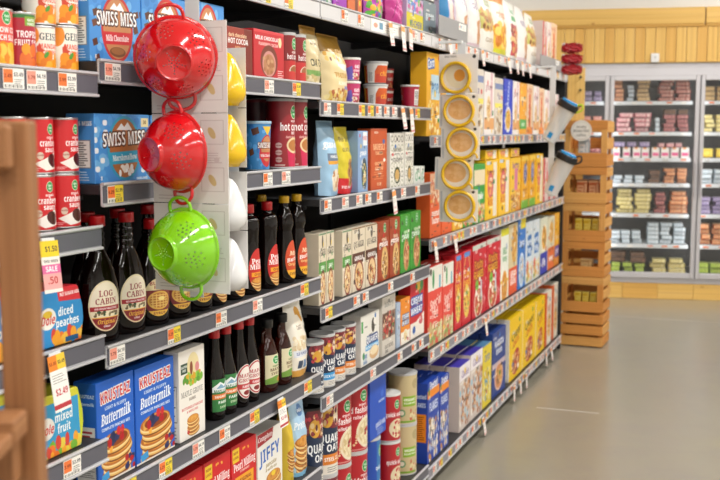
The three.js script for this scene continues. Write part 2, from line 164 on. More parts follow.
bagArt('violet_pouch', 128, 170, (g, w, h) => { fill(g, '#b03ab0', 0, 0, w, h); T(g, 'SOUR', 64, 60, 34, '#f2e23a'); dots(g, 8, 90, 110, 70, 40, ['#e04aa0', '#5ab83a', '#f2b43a', '#4a7ad8'], 10); });
bagArt('pink_pouch', 150, 190, (g, w, h) => { fill(g, '#c02a86', 0, 0, w, h); for (let i = 0; i < 26; i++) { g.strokeStyle = ['#e05ab0', '#9a1a6a', '#f08ac8'][i % 3]; g.lineWidth = 5; g.beginPath(); g.moveTo(rr(0, w), rr(0, h)); g.lineTo(rr(0, w), rr(0, h)); g.stroke(); } T(g, 'TWISTS', 75, 60, 32, '#fff', { st: '#7a1050' }); });
bagArt('tea_stick_pouch', 140, 220, (g, w, h) => { fill(g, '#c9b8cf', 0, 0, w, h); R(g, '#2a86c0', 0, 0, 26, h); R(g, '#e0d6c8', 34, 0, 24, h); R(g, '#c85a3a', 60, 0, 10, h); T(g, 'fruit', 104, 70, 26, '#6a4a8a'); });
bagArt('white_pouch', 140, 220, (g, w, h) => { fill(g, '#ece7e4', 0, 0, w, h); R(g, '#9a8ab0', 100, 0, 26, 150); T(g, 'oat', 60, 60, 40, '#8a7a9a'); poly(g, '#c89068', [[50, 120], [92, 100], [88, 200], [56, 200]]); R(g, '#d8c0c8', 0, 196, w, 24); });
bagArt('nut_pouch', 160, 220, (g, w, h) => { fill(g, '#e9e4da', 0, 0, w, h); R(g, '#c9c26a', 0, 60, w, 70); dots(g, 16, 56, 128, 76, 40, ['#b8804a', '#d8a868', '#8a5a34'], 11); T(g, 'NUTS', 80, 30, 30, '#6a8a3a'); T(g, 'CLUSTERS', 80, 168, 22, '#8a6a4a'); });
bagArt('chip_pouch', 160, 220, (g, w, h) => { fill(g, '#f3efe2', 0, 0, w, h); R(g, '#e08a24', 0, 0, w, 26); R(g, '#f0c53a', 0, 110, w, 110); dots(g, 20, 96, 120, 80, 26, ['#e0a02c', '#f4d46a', '#d07a24'], 16); T(g, 'crisps', 80, 66, 34, '#d06a20'); R(g, '#d8d42c', 0, 190, w, 30); });
bagArt('fruit_pouch', 160, 220, (g, w, h) => { fill(g, '#eef0e8', 0, 0, w, h); R(g, '#4aa86a', 52, 52, 56, 18); T(g, 'kind', 80, 34, 26, '#3a9a6a'); R(g, '#b83a48', 30, 84, 100, 116); dots(g, 34, 88, 92, 108, 40, ['#8a2430', '#d8a46a', '#d84a54', '#e8c890'], 10); T(g, 'CHERRY', 80, 210, 14, '#8a4a4a'); });
// cups, tubs and tins
wrap('pink_cup', 128, (g, w, h) => { fill(g, '#c93a72', 0, 0, w, h); poly(g, '#6a5ac0', [[0, 60], [70, 40], [90, 128], [0, 128]]); T(g, 'oats', 128, 42, 34, '#fff'); T(g, 'OVERNIGHT', 128, 68, 16, '#fff'); dots(g, 80, 80, 110, 40, 30, ['#e8c8a0', '#8a2a4a', '#f0e0d0', '#b05a3a'], 8); });
wrap('noodle_cup', 128, (g, w, h) => { fill(g, '#d85a20', 0, 0, w, h); poly(g, '#eceae6', [[0, 0], [90, 0], [60, 50], [56, 128], [0, 128]]); R(g, '#eceae6', 0, 0, w, 16); poly(g, '#c8402a', [[66, 70], [200, 60], [190, 128], [64, 128]]); T(g, 'chili', 140, 66, 40, '#f4b43a', { i: 1, f: 'serif' }); lines(g, '#666', 12, 60, 34, 9, 6, 2); R(g, '#f2c43a', 216, 10, 14, 118); });
wrap('red_cup', 128, (g, w, h) => { fill(g, '#b8242c', 0, 0, w, h); R(g, '#e9e4de', 0, 0, w, 20); T(g, 'oat bran', 128, 62, 34, '#f2e6e0'); dots(g, 60, 86, 140, 40, 20, ['#d8a06a', '#7a1a20'], 9); });
wrap('label_cup', 128, (g, w, h) => { fill(g, '#b01c3c', 0, 0, w, h); R(g, '#eceae8', 70, 18, 76, 92); for (let i = 0; i < 10; i++) R(g, '#333', 78 + i * 6, 28, i % 3 ? 2 : 4, 44); lines(g, '#555', 78, 80, 58, 4, 7, 2); R(g, '#c8202c', 150, 10, 70, 112); T(g, '2', 186, 64, 40, '#fff'); });
function oatTub(key, band, sub) { wrap(key, 288, (g, w, h) => { fill(g, '#1c2c4a', 0, 0, w, h); E(g, '#7a2430', 150, 40, 120, 70); E(g, '#d9a23a', 90, 70, 36, 34); E(g, '#e8d8c0', 156, 60, 30, 42); dots(g, 40, 16, 180, 80, 30, ['#c8404a', '#5a1c28', '#e8c890', '#8a3038'], 10); T(g, 'QUAKER', 128, 146, 46, '#fff', { w: 168 }); T(g, 'OATS', 140, 182, 40, '#fff', { w: 110 }); R(g, band, 0, 206, w, 40); T(g, sub, 128, 226, 22, '#fff'); R(g, '#e9e3d8', 0, 246, w, 42); lines(g, '#4a4a54', 90, 256, 80, 3, 8, 2); E(g, '#d84a5a', 210, 266, 16, 14); }); }
oatTub('oat_tub_blue', '#1c2c4a', 'OLD FASHIONED'); oatTub('oat_tub_sky', '#3a9ad8', 'QUICK 1-MINUTE'); oatTub('oat_tub_orange', '#e2832c', 'STEEL CUT'); oatTub('oat_tub_dark', '#22304c', 'OLD FASHIONED');
wrap('oat_tub_red', 288, (g, w, h) => { fill(g, '#b81f2a', 0, 0, w, h); badge(g, 146, 54, 22); T(g, 'organic', 140, 88, 15, '#fff'); T(g, 'old fashioned', 132, 112, 34, '#fff', { w: 176 }); T(g, 'rolled oats', 134, 140, 20, '#fff'); E(g, '#f0e3c8', 168, 206, 70, 66); E(g, '#e3cfa4', 168, 206, 58, 54); dots(g, 120, 160, 96, 90, 70, ['#f2e4c0', '#d8bf8c'], 7); dots(g, 156, 192, 24, 22, 6, ['#c02a34', '#8a1c24'], 8); dots(g, 30, 200, 80, 70, 18, ['#e8d0a0'], 6); R(g, '#d88a84', 60, 272, 130, 5); });
wrap('red_tin', 224, (g, w, h) => { fill(g, '#b81f2a', 0, 0, w, h); badge(g, 150, 44, 20); T(g, 'quick oats', 132, 92, 30, '#fff', { w: 140 }); E(g, '#ead8b4', 150, 160, 60, 46); dots(g, 110, 126, 80, 68, 40, ['#f2e4c0', '#d8bf8c', '#c02a34'], 7); });
wrap('blue_tub', 288, (g, w, h) => { fill(g, '#1f4cae', 0, 0, w, h); R(g, '#2a74b8', 150, 0, 106, h); badge(g, 190, 50, 22); T(g, 'quick oats', 190, 118, 24, '#fff', { w: 96 }); E(g, '#e6d6b0', 200, 220, 44, 50); });
wrap('tan_tub', 256, (g, w, h) => { fill(g, '#cdbb8e', 0, 0, w, h); E(g, '#b5a478', 176, 48, 26, 26); R(g, '#8ab52c', 92, 110, 90, 52); T(g, 'ORGANIC', 137, 128, 17, '#fff'); T(g, 'ROLLED OATS', 137, 146, 12, '#fff'); E(g, '#6a9a6a', 86, 196, 22, 20); E(g, '#e9e2cc', 86, 196, 14, 12); dots(g, 130, 180, 100, 60, 26, ['#e0d0a4', '#b89a5c', '#c8604a'], 8); R(g, '#7aa82c', 60, 236, 120, 10); });
// cartons of the farther bays: a shared scheme of bands, a name and a picture
// small print: captions, seals and flashes scattered over a carton front
function busy(g, w, h) {
  for (let i = 0; i < 7; i++) { const x = rr(0.04, 0.66) * w, y = rr(0.03, 0.95) * h; lines(g, rnd() < 0.55 ? '#f6f2ea' : '#33302e', x, y, w * rr(0.12, 0.3), 1 + Math.floor(rnd() * 3), h * 0.018, Math.max(1.5, h * 0.009)); }
  for (let i = 0; i < 3; i++) E(g, ['#c8242c', '#2c6ab8', '#f0cc3a', '#2f8a4a', '#f4f0e8', '#3a2c28'][Math.floor(rnd() * 6)], rr(0.08, 0.92) * w, rr(0.05, 0.95) * h, w * rr(0.035, 0.07), w * rr(0.035, 0.07));
}
const artBg = {};
function carton(key, o) {
  artBg[key] = o.bg;
  art(key, o.w || 150, o.h || 220, (g, w, h) => {
    fill(g, o.bg, 0, 0, w, h);
    for (const [c, y0, y1] of o.bands || []) R(g, c, 0, y0 * h, w, (y1 - y0) * h);
    for (const [c, x0, y0, x1, y1] of o.rects || []) R(g, c, x0 * w, y0 * h, (x1 - x0) * w, (y1 - y0) * h);
    if (o.pic) { const [kind, x, y, r, a, b, cols] = o.pic; if (kind === 'bowl') bowl(g, x * w, y * h, r * w, a, b, cols); else if (kind === 'oval') { E(g, a, x * w, y * h, r * w, r * w * 1.35); dots(g, (x - r * 0.6) * w, y * h - r * w * 0.9, r * 1.2 * w, r * 1.8 * w, 30, cols, r * w * 0.16); } else dots(g, 0.06 * w, y * h, 0.88 * w, r * h, 60, cols, w * 0.06); }
    for (const [s, x, y, size, c, oo] of o.text || []) T(g, s, x * w, y * h, size * w, c, oo);
    if (o.extra) o.extra(g, w, h);
    busy(g, w, h);
  });
}
const CR = ['#c98a3c', '#e0b060', '#a8682c', '#f0d08a'];
carton('granola_sky', { bg: '#8aa9d2', rects: [['#eef0f2', 0.5, 0.02, 0.9, 0.24]], pic: ['oval', 0.62, 0.7, 0.28, '#3e4f5a', '', ['#d8b46a', '#7a9a4a', '#efe0b0']], text: [['PURELY', 0.7, 0.12, 0.14, '#c03a4a'], ['granola', 0.5, 0.36, 0.17, '#fff', { i: 1 }]] });
carton('granola_rust', { bg: '#c4552a', bands: [['#b54a24', 0, 0.04]], text: [['MUESLI', 0.5, 0.3, 0.2, '#f0c49a'], ['TOASTED', 0.5, 0.4, 0.11, '#f0c49a'], ['coconut', 0.5, 0.56, 0.14, '#eab78a'], ['almond', 0.5, 0.64, 0.14, '#eab78a'], ['12 OZ', 0.5, 0.9, 0.1, '#f4d4b0']], extra: (g, w, h) => lines(g, '#d98a5c', 30, h * 0.7, 90, 4, 8, 3) });
carton('granola_pattern', { bg: '#e9e6de', text: [['seven', 0.5, 0.3, 0.2, '#3a3a34', { f: 'serif' }], ['SUNDAYS', 0.5, 0.5, 0.15, '#3a3a34']], extra: (g, w, h) => { for (let i = 0; i < 6; i++) for (let j = 0; j < 4; j++) { ring(g, i % 2 ? '#8a8f70' : '#4a4a44', 20 + j * 36, 24 + i * 36, 12, 12, 3); } E(g, '#3f4a34', w / 2, h * 0.78, 34, 34); E(g, '#d0a868', w / 2, h * 0.78, 24, 24); } });
carton('bar_mint', { bg: '#e8ece6', w: 120, h: 96, text: [['BARS', 0.6, 0.3, 0.18, '#2c8a5c']], extra: (g, w, h) => { ring(g, '#2c9a6a', 40, 56, 20, 20, 8); R(g, '#2c9a6a', 80, 60, 34, 12); } });
function oldMill(key, top, band, txt) { carton(key, { bg: '#dccfb8', bands: [[band, 0.4, 0.56]], pic: ['bowl', 0.52, 0.76, 0.36, '#8c3c30', '#e0c090', ['#c98a3c', '#e9d6a4', '#b84a3a', '#7a4a2c']], text: [['QUAKER', 0.5, 0.27, 0.18, '#3a3634', { f: 'serif' }], [txt, 0.5, 0.48, 0.14, '#fff']], extra: (g, w, h) => { E(g, '#5a5048', w * 0.5, h * 0.12, 14, 20); R(g, top, 0, 0, w, 6); } }); }
oldMill('granola_tan', '#6f8a6a', '#5c9a4a', 'SIMPLY'); oldMill('granola_dark', '#8a6a4c', '#5e3a2c', 'GRANOLA');
carton('granola_brown', { bg: '#a2411f', pic: ['oval', 0.6, 0.7, 0.3, '#d8b070', '', ['#b8803c', '#e8cc94', '#8a5424']], text: [['organic', 0.55, 0.3, 0.12, '#f4dcc0'], ['granola', 0.5, 0.38, 0.2, '#fff']], extra: (g, w, h) => badge(g, w * 0.6, h * 0.12, 16) });
carton('granola_green', { bg: '#3f9a34', pic: ['oval', 0.6, 0.7, 0.3, '#c8905c', '', ['#b8603c', '#e8bc94', '#8a4424']], text: [['organic', 0.55, 0.3, 0.12, '#e0f0d0'], ['granola', 0.5, 0.38, 0.2, '#fff']], extra: (g, w, h) => badge(g, w * 0.6, h * 0.12, 16) });
carton('oat_box', { bg: '#e6e2da', w: 200, h: 180, bands: [['#e9e6de', 0, 1]], text: [['QUAKER', 0.6, 0.53, 0.15, '#fff', { st: '#1c3a7a', lw: 12 }], ['INSTANT OATMEAL', 0.6, 0.67, 0.075, '#fff', { st: '#3a9ad8', lw: 9 }]], extra: (g, w, h) => { R(g, '#3d9a4a', 4, 20, 18, 40); E(g, '#4a443e', 130, 48, 18, 26); E(g, '#d8b080', 140, 146, 50, 24); E(g, '#f0dcb4', 140, 140, 42, 16); R(g, '#8aa0c0', 24, 140, 40, 34); } });
carton('oat_choc', { bg: '#cdc6bc', bands: [['#8a7466', 0.28, 0.72]], pic: ['dots', 0, 0.3, 0.4, '', '', ['#5a2c20', '#8a4a34', '#b83a34', '#e0c0a0']], text: [['bakery', 0.5, 0.14, 0.2, '#8a8a86'], ['OAT BITES', 0.5, 0.86, 0.13, '#6a625a']] });
carton('wheat_small', { bg: '#a9b9cf', w: 80, text: [['OATS', 0.5, 0.3, 0.3, '#fff']] });
carton('wheat_orange', { bg: '#e88a24', w: 130, rects: [['#f0e9dc', 0, 0.72, 1, 1]], text: [['CREAM', 0.5, 0.4, 0.22, '#fff', { st: '#2a5a9a', lw: 8 }], ['OF RICE', 0.5, 0.54, 0.2, '#fff', { st: '#2a5a9a', lw: 8 }]], pic: ['bowl', 0.5, 0.82, 0.24, '#f4efe4', '#e8d8b0', ['#d8b070', '#f0e4c4']] });
carton('wheat_red', { bg: '#c4202c', w: 150, rects: [['#efe6da', 0, 0.72, 1, 1]], text: [['CREAM', 0.45, 0.34, 0.24, '#fff', { st: '#1f4fa4', lw: 12 }], ['OF', 0.5, 0.43, 0.1, '#fff'], ['WHEAT', 0.45, 0.52, 0.24, '#fff', { st: '#1f4fa4', lw: 12 }]], extra: (g, w, h) => { poly(g, '#e8b83a', [[60, 0], [110, 0], [120, 34], [76, 40]]); E(g, '#2f8a4a', 120, 22, 18, 22); poly(g, '#efe6da', [[0, 180], [150, 130], [150, 220], [0, 220]]); E(g, '#c8606a', 112, 158, 22, 18); E(g, '#2a5aa8', 40, 188, 16, 16); } });
carton('puffs_yellow', { bg: '#f0b428', w: 190, h: 270, rects: [['#bcd9ea', 0.3, 0.26, 0.96, 0.56]], text: [['Corn', 0.3, 0.13, 0.2, '#fff', { st: '#2a62b4', lw: 12, a: -0.1 }], ['POPS', 0.62, 0.42, 0.24, '#2a7ab8', { i: 1 }]], pic: ['dots', 0, 0.6, 0.36, '', '', ['#f4cf5a', '#d8901c', '#f8e4a0', '#fff2c8', '#e8a83a']] });
carton('crunch_tan', { bg: '#ddd3c6', bands: [['#7a8ab4', 0.1, 0.2], ['#f0e26a', 0.44, 0.52]], text: [['flax', 0.5, 0.32, 0.22, '#6a5a8a']], pic: ['dots', 0, 0.54, 0.4, '', '', ['#b08a5c', '#d8c09a', '#8a6a48', '#e8dcc4']] });
carton('crunch_white', { bg: '#f0e8e4', rects: [['#d8b0b8', 0.6, 0, 0.8, 0.7]], bands: [['#e0a46a', 0.72, 0.9]], text: [['grains', 0.4, 0.24, 0.2, '#a86a7a']], pic: ['oval', 0.42, 0.58, 0.22, '#e9cfa0', '', CR] });
carton('corn_blue', { bg: '#2743c4', text: [['CRISPIX', 0.5, 0.3, 0.22, '#d0dcf8', { a: -1.35 }]], pic: ['bowl', 0.5, 0.72, 0.34, '#e8e9f4', '#d8a23c', ['#f0d060', '#b8642c', '#e8b84a']] });
carton('snack_gold', { bg: '#f0a82c', rects: [['#58b05c', 0, 0.7, 1, 0.88]], text: [['crackers', 0.5, 0.3, 0.2, '#fff6dc'], ['baked', 0.5, 0.79, 0.16, '#eaf6e0']] });
carton('snack_rust', { bg: '#eac8a4', rects: [['#d8602c', 0.3, 0.2, 0.6, 1], ['#f0903c', 0, 0.84, 1, 1]], text: [['crisp', 0.5, 0.12, 0.22, '#c0502c']] });
carton('chip_orange', { bg: '#e8622c', bands: [['#e9b08a', 0, 0.34]], pic: ['dots', 0, 0.1, 0.4, '', '', ['#f0c8a0', '#d88a5a', '#c8683a', '#f4e0c4']], text: [['peanut', 0.5, 0.62, 0.2, '#fff'], ['butter', 0.5, 0.74, 0.2, '#fff']] });
carton('chip_green', { bg: '#3c9a3c', bands: [['#e9d8b4', 0.1, 0.36]], text: [['apple', 0.5, 0.54, 0.24, '#fff']], pic: ['dots', 0, 0.66, 0.3, '', '', ['#d8b060', '#e8d09a', '#c8483c']] });
carton('corn_yellow', { bg: '#f2c01f', rects: [['#e9e0d0', 0.62, 0.04, 0.9, 0.96], ['#c0ccdc', 0.1, 0.02, 0.4, 0.08]], pic: ['oval', 0.4, 0.42, 0.24, '#d86a6a', '', ['#e8a03c', '#f4d080', '#b8484c']], text: [['honey', 0.4, 0.2, 0.2, '#a83020'], ['kix', 0.4, 0.7, 0.28, '#c84a24']] });
carton('corn_pink', { bg: '#f0c23a', rects: [['#d87aa0', 0.4, 0.2, 0.7, 0.6], ['#e8963c', 0.5, 0.6, 1, 1]], text: [['berry', 0.5, 0.14, 0.24, '#8a50a0']], pic: ['dots', 0, 0.66, 0.28, '', '', CR] });
carton('honey_gold', { bg: '#f0ae1c', bands: [['#7ab83a', 0.84, 1], ['#f6cc4a', 0, 0.1]], pic: ['oval', 0.5, 0.34, 0.22, '#6a78b8', '', ['#8a94cc', '#4a58a0', '#d8dcf0']], text: [['nuts', 0.5, 0.66, 0.26, '#a8601c']] });
carton('flake_red', { bg: '#dcc8c4', rects: [['#c83a44', 0, 0, 0.3, 1], ['#d86a6a', 0.6, 0.3, 0.9, 0.8]], text: [['K', 0.65, 0.2, 0.36, '#b82434']] });
carton('flake_coral', { bg: '#e2483c', w: 170, bands: [['#ece8de', 0, 0.3], ['#b8c48a', 0.74, 1]], text: [['Special', 0.5, 0.46, 0.22, '#f6dcd4', { i: 1, a: -0.1 }], ['red', 0.5, 0.6, 0.24, '#f6dcd4']], pic: ['dots', 0, 0.72, 0.26, '', '', ['#e8dcb0', '#8aa85a', '#c8b07a', '#d8584c']], extra: (g, w, h) => { E(g, '#3a9a5a', 60, 36, 12, 26); R(g, '#4aa8c8', 128, 30, 18, 36); } });
carton('berry_red', { bg: '#cc2430', w: 110, text: [['Cap', 0.5, 0.3, 0.3, '#f2c02c'], ['crunch', 0.5, 0.42, 0.26, '#f2c02c', { w: 90 }]], pic: ['oval', 0.5, 0.68, 0.34, '#e8c85a', '', ['#d8a02c', '#c8483c', '#4a8a3c', '#e8e0c0']], extra: (g, w) => { ring(g, '#e8c86a', w / 2, 96, 40, 84, 5); R(g, '#5a8ad0', 20, 4, 70, 14); } });
carton('rice_red', { bg: '#c9142c', w: 190, h: 250, bands: [['#c9cfc4', 0, 0.07]], text: [['Fruity', 0.44, 0.28, 0.22, '#f2a82c', { st: '#8a0c1c' }], ['FLAKES', 0.44, 0.42, 0.2, '#f2c22c', { st: '#8a0c1c', w: 130 }]], pic: ['bowl', 0.44, 0.8, 0.3, '#e9dcc8', '#c8503c', ['#e8d8a0', '#78b040', '#d8603c', '#f0e8d0']], extra: (g, w, h) => { E(g, '#7ab83a', 60, 140, 22, 20); R(g, '#c0ccd8', 110, 128, 20, 70); dots(g, 150, 8, 36, 230, 18, ['#e8a0a8', '#d8606c'], 6); } });
carton('oat_white', { bg: '#e9ede2', bands: [['#d8d42c', 0, 0.1], ['#e8c44a', 0.72, 0.76]], text: [['oats', 0.5, 0.3, 0.26, '#4a9a5a'], ['honey', 0.5, 0.42, 0.18, '#4a9a5a']], pic: ['bowl', 0.5, 0.84, 0.36, '#f0a83c', '#d88a24', CR] });
carton('nut_orange', { bg: '#d8c8a0', bands: [['#e2582c', 0.62, 1]], pic: ['oval', 0.6, 0.3, 0.3, '#d8a24a', '', CR], text: [['GREAT', 0.5, 0.72, 0.2, '#fff'], ['GRAINS', 0.5, 0.82, 0.18, '#fff']] });
carton('flake_blue', { bg: '#2a78cc', rects: [['#f0dc3a', 0.3, 0, 1, 0.16]], text: [['frosted', 0.5, 0.36, 0.2, '#fff', { i: 1 }]], pic: ['bowl', 0.5, 0.74, 0.36, '#d0e2f4', '#b8c8d8', ['#e8ecf0', '#d8b48a', '#4a8ad0']] });
carton('ring_blue', { bg: '#d4dfe6', rects: [['#2c78c0', 0.2, 0.22, 0.8, 0.56]], text: [['HONEY', 0.5, 0.34, 0.18, '#fff'], ['rings', 0.5, 0.46, 0.2, '#fff']], pic: ['dots', 0, 0.66, 0.3, '', '', ['#e8c85a', '#d8484c', '#f0e4c0', '#c89a4a']] });
carton('wheat_navy', { bg: '#d9dcc8', bands: [['#2a3cae', 0.62, 1]], pic: ['bowl', 0.5, 0.36, 0.36, '#f0e4c8', '#e0a848', CR], text: [['life', 0.5, 0.8, 0.3, '#fff']] });
carton('wheat_rust', { bg: '#d8d4bc', bands: [['#e2703c', 0.58, 1]], pic: ['bowl', 0.5, 0.3, 0.34, '#e8d8b0', '#d8a040', CR], text: [['wheat', 0.5, 0.78, 0.22, '#fff']] });
carton('wheat_gold', { bg: '#ecaa34', bands: [['#6a4a9a', 0.62, 0.84], ['#e28a2c', 0.84, 1]], pic: ['oval', 0.5, 0.3, 0.34, '#f0b83c', '', ['#d88a1c', '#f8d070']], text: [['golden', 0.5, 0.72, 0.2, '#fff']] });
carton('frost_blue', { bg: '#2546a8', w: 170, rects: [['#ee8a24', 0, 0.1, 1, 0.2]], text: [['Frosted', 0.5, 0.06, 0.18, '#fff'], ['FLAKES', 0.5, 0.32, 0.2, '#e4ecfa']], pic: ['dots', 0, 0.46, 0.5, '', '', ['#e8e4dc', '#d8a04a', '#a8b8dc', '#f0e0c0', '#c88a3a']] });
art('frost_side', 80, 240, (g, w, h) => { fill(g, '#2546a8', 0, 0, w, h); T(g, 'Frosted', 40, 40, 18, '#d8e2f4'); T(g, 'FLAKES', 40, 66, 17, '#d8e2f4'); R(g, '#ee8a24', 8, 92, 64, 84); lines(g, '#7a3a0c', 14, 100, 50, 12, 6, 2); });
art('blue_carton', 150, 240, (g, w, h) => { fill(g, '#1f52c0', 0, 0, w, h); E(g, '#3a6ad0', 112, 96, 14, 12); T(g, 'nutrition', 106, 118, 13, '#dfe9fb', { i: 1 }); T(g, 'quick oats', 98, 196, 28, '#e9f0fb', { w: 90, f: 'serif' }); lines(g, '#c9d8f4', 66, 214, 66, 3, 8, 2); });
carton('bag_cookie', { bg: '#d6c8c0', w: 170, bands: [['#efe8ec', 0, 0.24]], text: [['Cookie', 0.5, 0.14, 0.2, '#7a5a9a', { i: 1 }]], pic: ['dots', 0, 0.3, 0.66, '', '', ['#a8683c', '#c88a5a', '#8a4c2c', '#d8a878', '#8ac0d8']] });
carton('corn_lemon', { bg: '#e2cc34', text: [['corn', 0.5, 0.2, 0.28, '#4a6ab0']], pic: ['dots', 0, 0.4, 0.5, '', '', ['#f0e08a', '#c8a03c', '#5a9ac0', '#d8d8c0']] });
carton('bran_navy', { bg: '#2a448c', bands: [['#c8b4bc', 0.48, 0.56]], text: [['RAISIN', 0.5, 0.2, 0.2, '#e6eaf4'], ['bran', 0.5, 0.32, 0.2, '#e6eaf4']], pic: ['bowl', 0.5, 0.72, 0.32, '#e0b8a8', '#d08a5c', CR] });
carton('bran_yellow', { bg: '#f0c514', w: 170, text: [['Cheer', 0.5, 0.28, 0.24, '#2a2a2a', { a: -0.2 }], ['OATS', 0.5, 0.42, 0.18, '#c23a1c', { a: -0.2 }]], extra: (g, w, h) => { E(g, '#b83a24', w * 0.5, h * 0.74, 52, 40, -0.6); dots(g, w * 0.28, h * 0.62, 76, 56, 34, ['#d8a05c', '#a8683c', '#f0d09a'], 8); } });
carton('oat_rust', { bg: '#e4dccc', rects: [['#d8642c', 0, 0, 0.24, 1]], text: [['oat', 0.6, 0.3, 0.3, '#b8502c']], pic: ['oval', 0.6, 0.64, 0.24, '#e0a84a', '', CR] });
carton('tea_violet', { bg: '#a03ab4', h: 130, text: [['tea', 0.5, 0.4, 0.3, '#f0d8f4']] }); carton('tea_teal', { bg: '#7a8a94', h: 130, text: [['green', 0.5, 0.4, 0.24, '#e4eef0']] }); carton('tea_orange', { bg: '#d8703c', h: 130, rects: [['#7a3a24', 0.5, 0, 0.7, 1]], text: [['spice', 0.4, 0.4, 0.24, '#fff']] });
carton('candy_box', { bg: '#b9a8c8', w: 190, h: 120, bands: [['#d8c92c', 0.46, 1]], text: [['HI-CHEW', 0.55, 0.76, 0.17, '#4a58b4']], pic: ['dots', 0, 0.02, 0.36, '', '', ['#5ab86a', '#c85a9a', '#5a8ad0', '#e8a0c0', '#d8d0e0']] });
// price labels and hanging tags
for (let i = 0; i < 4; i++) art('price' + i, 96, 68, (g, w, h) => { fill(g, '#f2efe9', 0, 0, w, h); if (i === 3) R(g, '#f1d63c', 44, 0, 52, 68); R(g, i === 2 ? '#ef9a86' : '#ee7a3c', 2, 4, 42, 44); T(g, ['2.49', '3.99', '1.79', '4.29'][i], 22, 26, 17, '#7a2410', { w: 36 }); T(g, ['$3.49', '$3.99', '$4.19', '$2.99'][i], 70, 20, 19, '#33333a', { w: 44 }); lines(g, '#555', 50, 36, 40, 3, 7, 2); for (let k = 0; k < 14; k++) R(g, '#444', 6 + k * 6, 54, k % 3 ? 2 : 4, 10); });
art('price_white', 160, 40, (g, w, h) => { fill(g, '#f4f3ef', 0, 0, w, h); E(g, '#d8a08a', 22, 20, 10, 8); R(g, '#6a9ab8', 40, 8, 18, 22); lines(g, '#999', 70, 12, 70, 3, 8, 2); });
art('hang_sale', 96, 200, (g, w, h) => { fill(g, '#f3ece4', 0, 0, w, h); R(g, '#f0cf2c', 0, 0, w, 62); T(g, '$1.50', 56, 32, 30, '#333', { w: 66 }); T(g, 'THIS WEEK', 48, 78, 15, '#333'); R(g, '#e06aa0', 0, 92, w, 34); T(g, 'SALE', 48, 109, 28, '#fff'); R(g, '#eeaaa8', 0, 126, w, 60); T(g, '.50', 48, 152, 40, '#c03a3a'); });
art('hang_price', 96, 200, (g, w, h) => { fill(g, '#f3f0ec', 0, 0, w, h); R(g, '#f08a2c', 0, 0, 48, 54); R(g, '#f1c93c', 48, 0, 48, 54); T(g, '$3.00', 24, 28, 18, '#8a2c10', { w: 40 }); T(g, '$3.49', 72, 28, 18, '#333', { w: 40 }); lines(g, '#777', 10, 70, 76, 4, 9, 2); T(g, '$2.49', 52, 132, 34, '#c0303c', { w: 70 }); R(g, '#b8343c', 0, 174, w, 16); });
art('hang_small', 64, 160, (g, w, h) => { fill(g, '#efe9e4', 0, 0, w, h); R(g, '#f0a05a', 0, 0, w, 34); lines(g, '#999', 8, 48, 48, 4, 9, 2); T(g, 'SALE', 32, 112, 18, '#c86a6a'); R(g, '#d88a8a', 0, 140, w, 12); });
art('sign_round', 128, 128, (g, w, h) => { fill(g, '#e7e4de', 0, 0, w, h); ring(g, '#c8c2b8', 64, 64, 54, 54, 3); T(g, 'locally', 64, 40, 20, '#77746e'); T(g, 'ROASTED', 64, 66, 22, '#77746e'); T(g, 'coffee', 64, 90, 20, '#77746e'); });
art('card_colander', 200, 230, (g, w, h) => { fill(g, '#ece9e6', 0, 0, w, h); g.strokeStyle = '#d0cac7'; g.lineWidth = 2; for (const y of [50, 170]) { g.strokeRect(130, y - 32, 58, 60); E(g, '#d9c48c', 158, y, 8, 16, -0.5); } lines(g, '#cfc6c6', 130, 100, 58, 5, 6, 2); E(g, '#d6cfce', 170, 118, 7, 7); lines(g, '#c9c1c1', 14, 210, 90, 2, 8, 2); });
art('card_plain', 120, 200, (g, w, h) => { fill(g, '#e4e1de', 0, 0, w, h); lines(g, '#c8c2c0', 12, 160, 90, 4, 8, 2); });
art('card_ring', 200, 180, (g, w, h) => { fill(g, '#efebe7', 0, 0, w, h); R(g, '#cfd0d4', 6, 10, 10, 160); lines(g, '#b9bcc0', 9, 16, 4, 24, 6, 2); E(g, '#333', 176, 14, 8, 8); E(g, '#f4efe8', 104, 92, 66, 62); E(g, '#e9b87c', 104, 84, 58, 52); dots(g, 64, 48, 78, 66, 26, ['#eec08a', '#e2ab6c'], 9); });
art('card_egg', 200, 190, (g, w, h) => { fill(g, '#e8e3df', 0, 0, w, h); T(g, 'EGG RING', 60, 12, 13, '#8a8682'); E(g, '#333', 180, 14, 9, 9); E(g, '#e8dcc0', 100, 104, 64, 62); E(g, '#e39a3c', 106, 104, 28, 29); });
const packCols = { red: ['#a8382c', '#dcae9c'], tan: ['#c09458', '#e4c890'], pink: ['#c46472', '#ecd0cc'], wine: ['#7c2430', '#c08480'], cream: ['#d0bc68', '#ece0a8'], orange: ['#c0622c', '#e4b488'], ice: ['#a8bcc8', '#e4eaee'], lime: ['#8cae24', '#ccdc6c'], brown: ['#4c3226', '#7c5840'], violet: ['#6c5a90', '#c0b4d0'], candy: ['#ece6e0', '#e0548a'], sun: ['#dcb818', '#f0dc6c'] };
for (const [k, [a, b]] of Object.entries(packCols)) art('pack_' + k, 96, 48, (g, w, h) => { fill(g, a, 0, 0, w, h); R(g, b, 8, 12, 54, 20); R(g, b, 70, 8, 18, 30); lines(g, a, 14, 16, 40, 2, 8, 3); R(g, '#5a4a48', 0, h - 5, w, 5); R(g, b, 0, 0, w, 5); if (k === 'candy') { fill(g, '#efe9e4', 0, 0, w, h); R(g, '#ef9a3c', 20, 0, 40, 8); R(g, '#e0548a', 10, 24, w - 20, 14); } });
const pageMats = {};
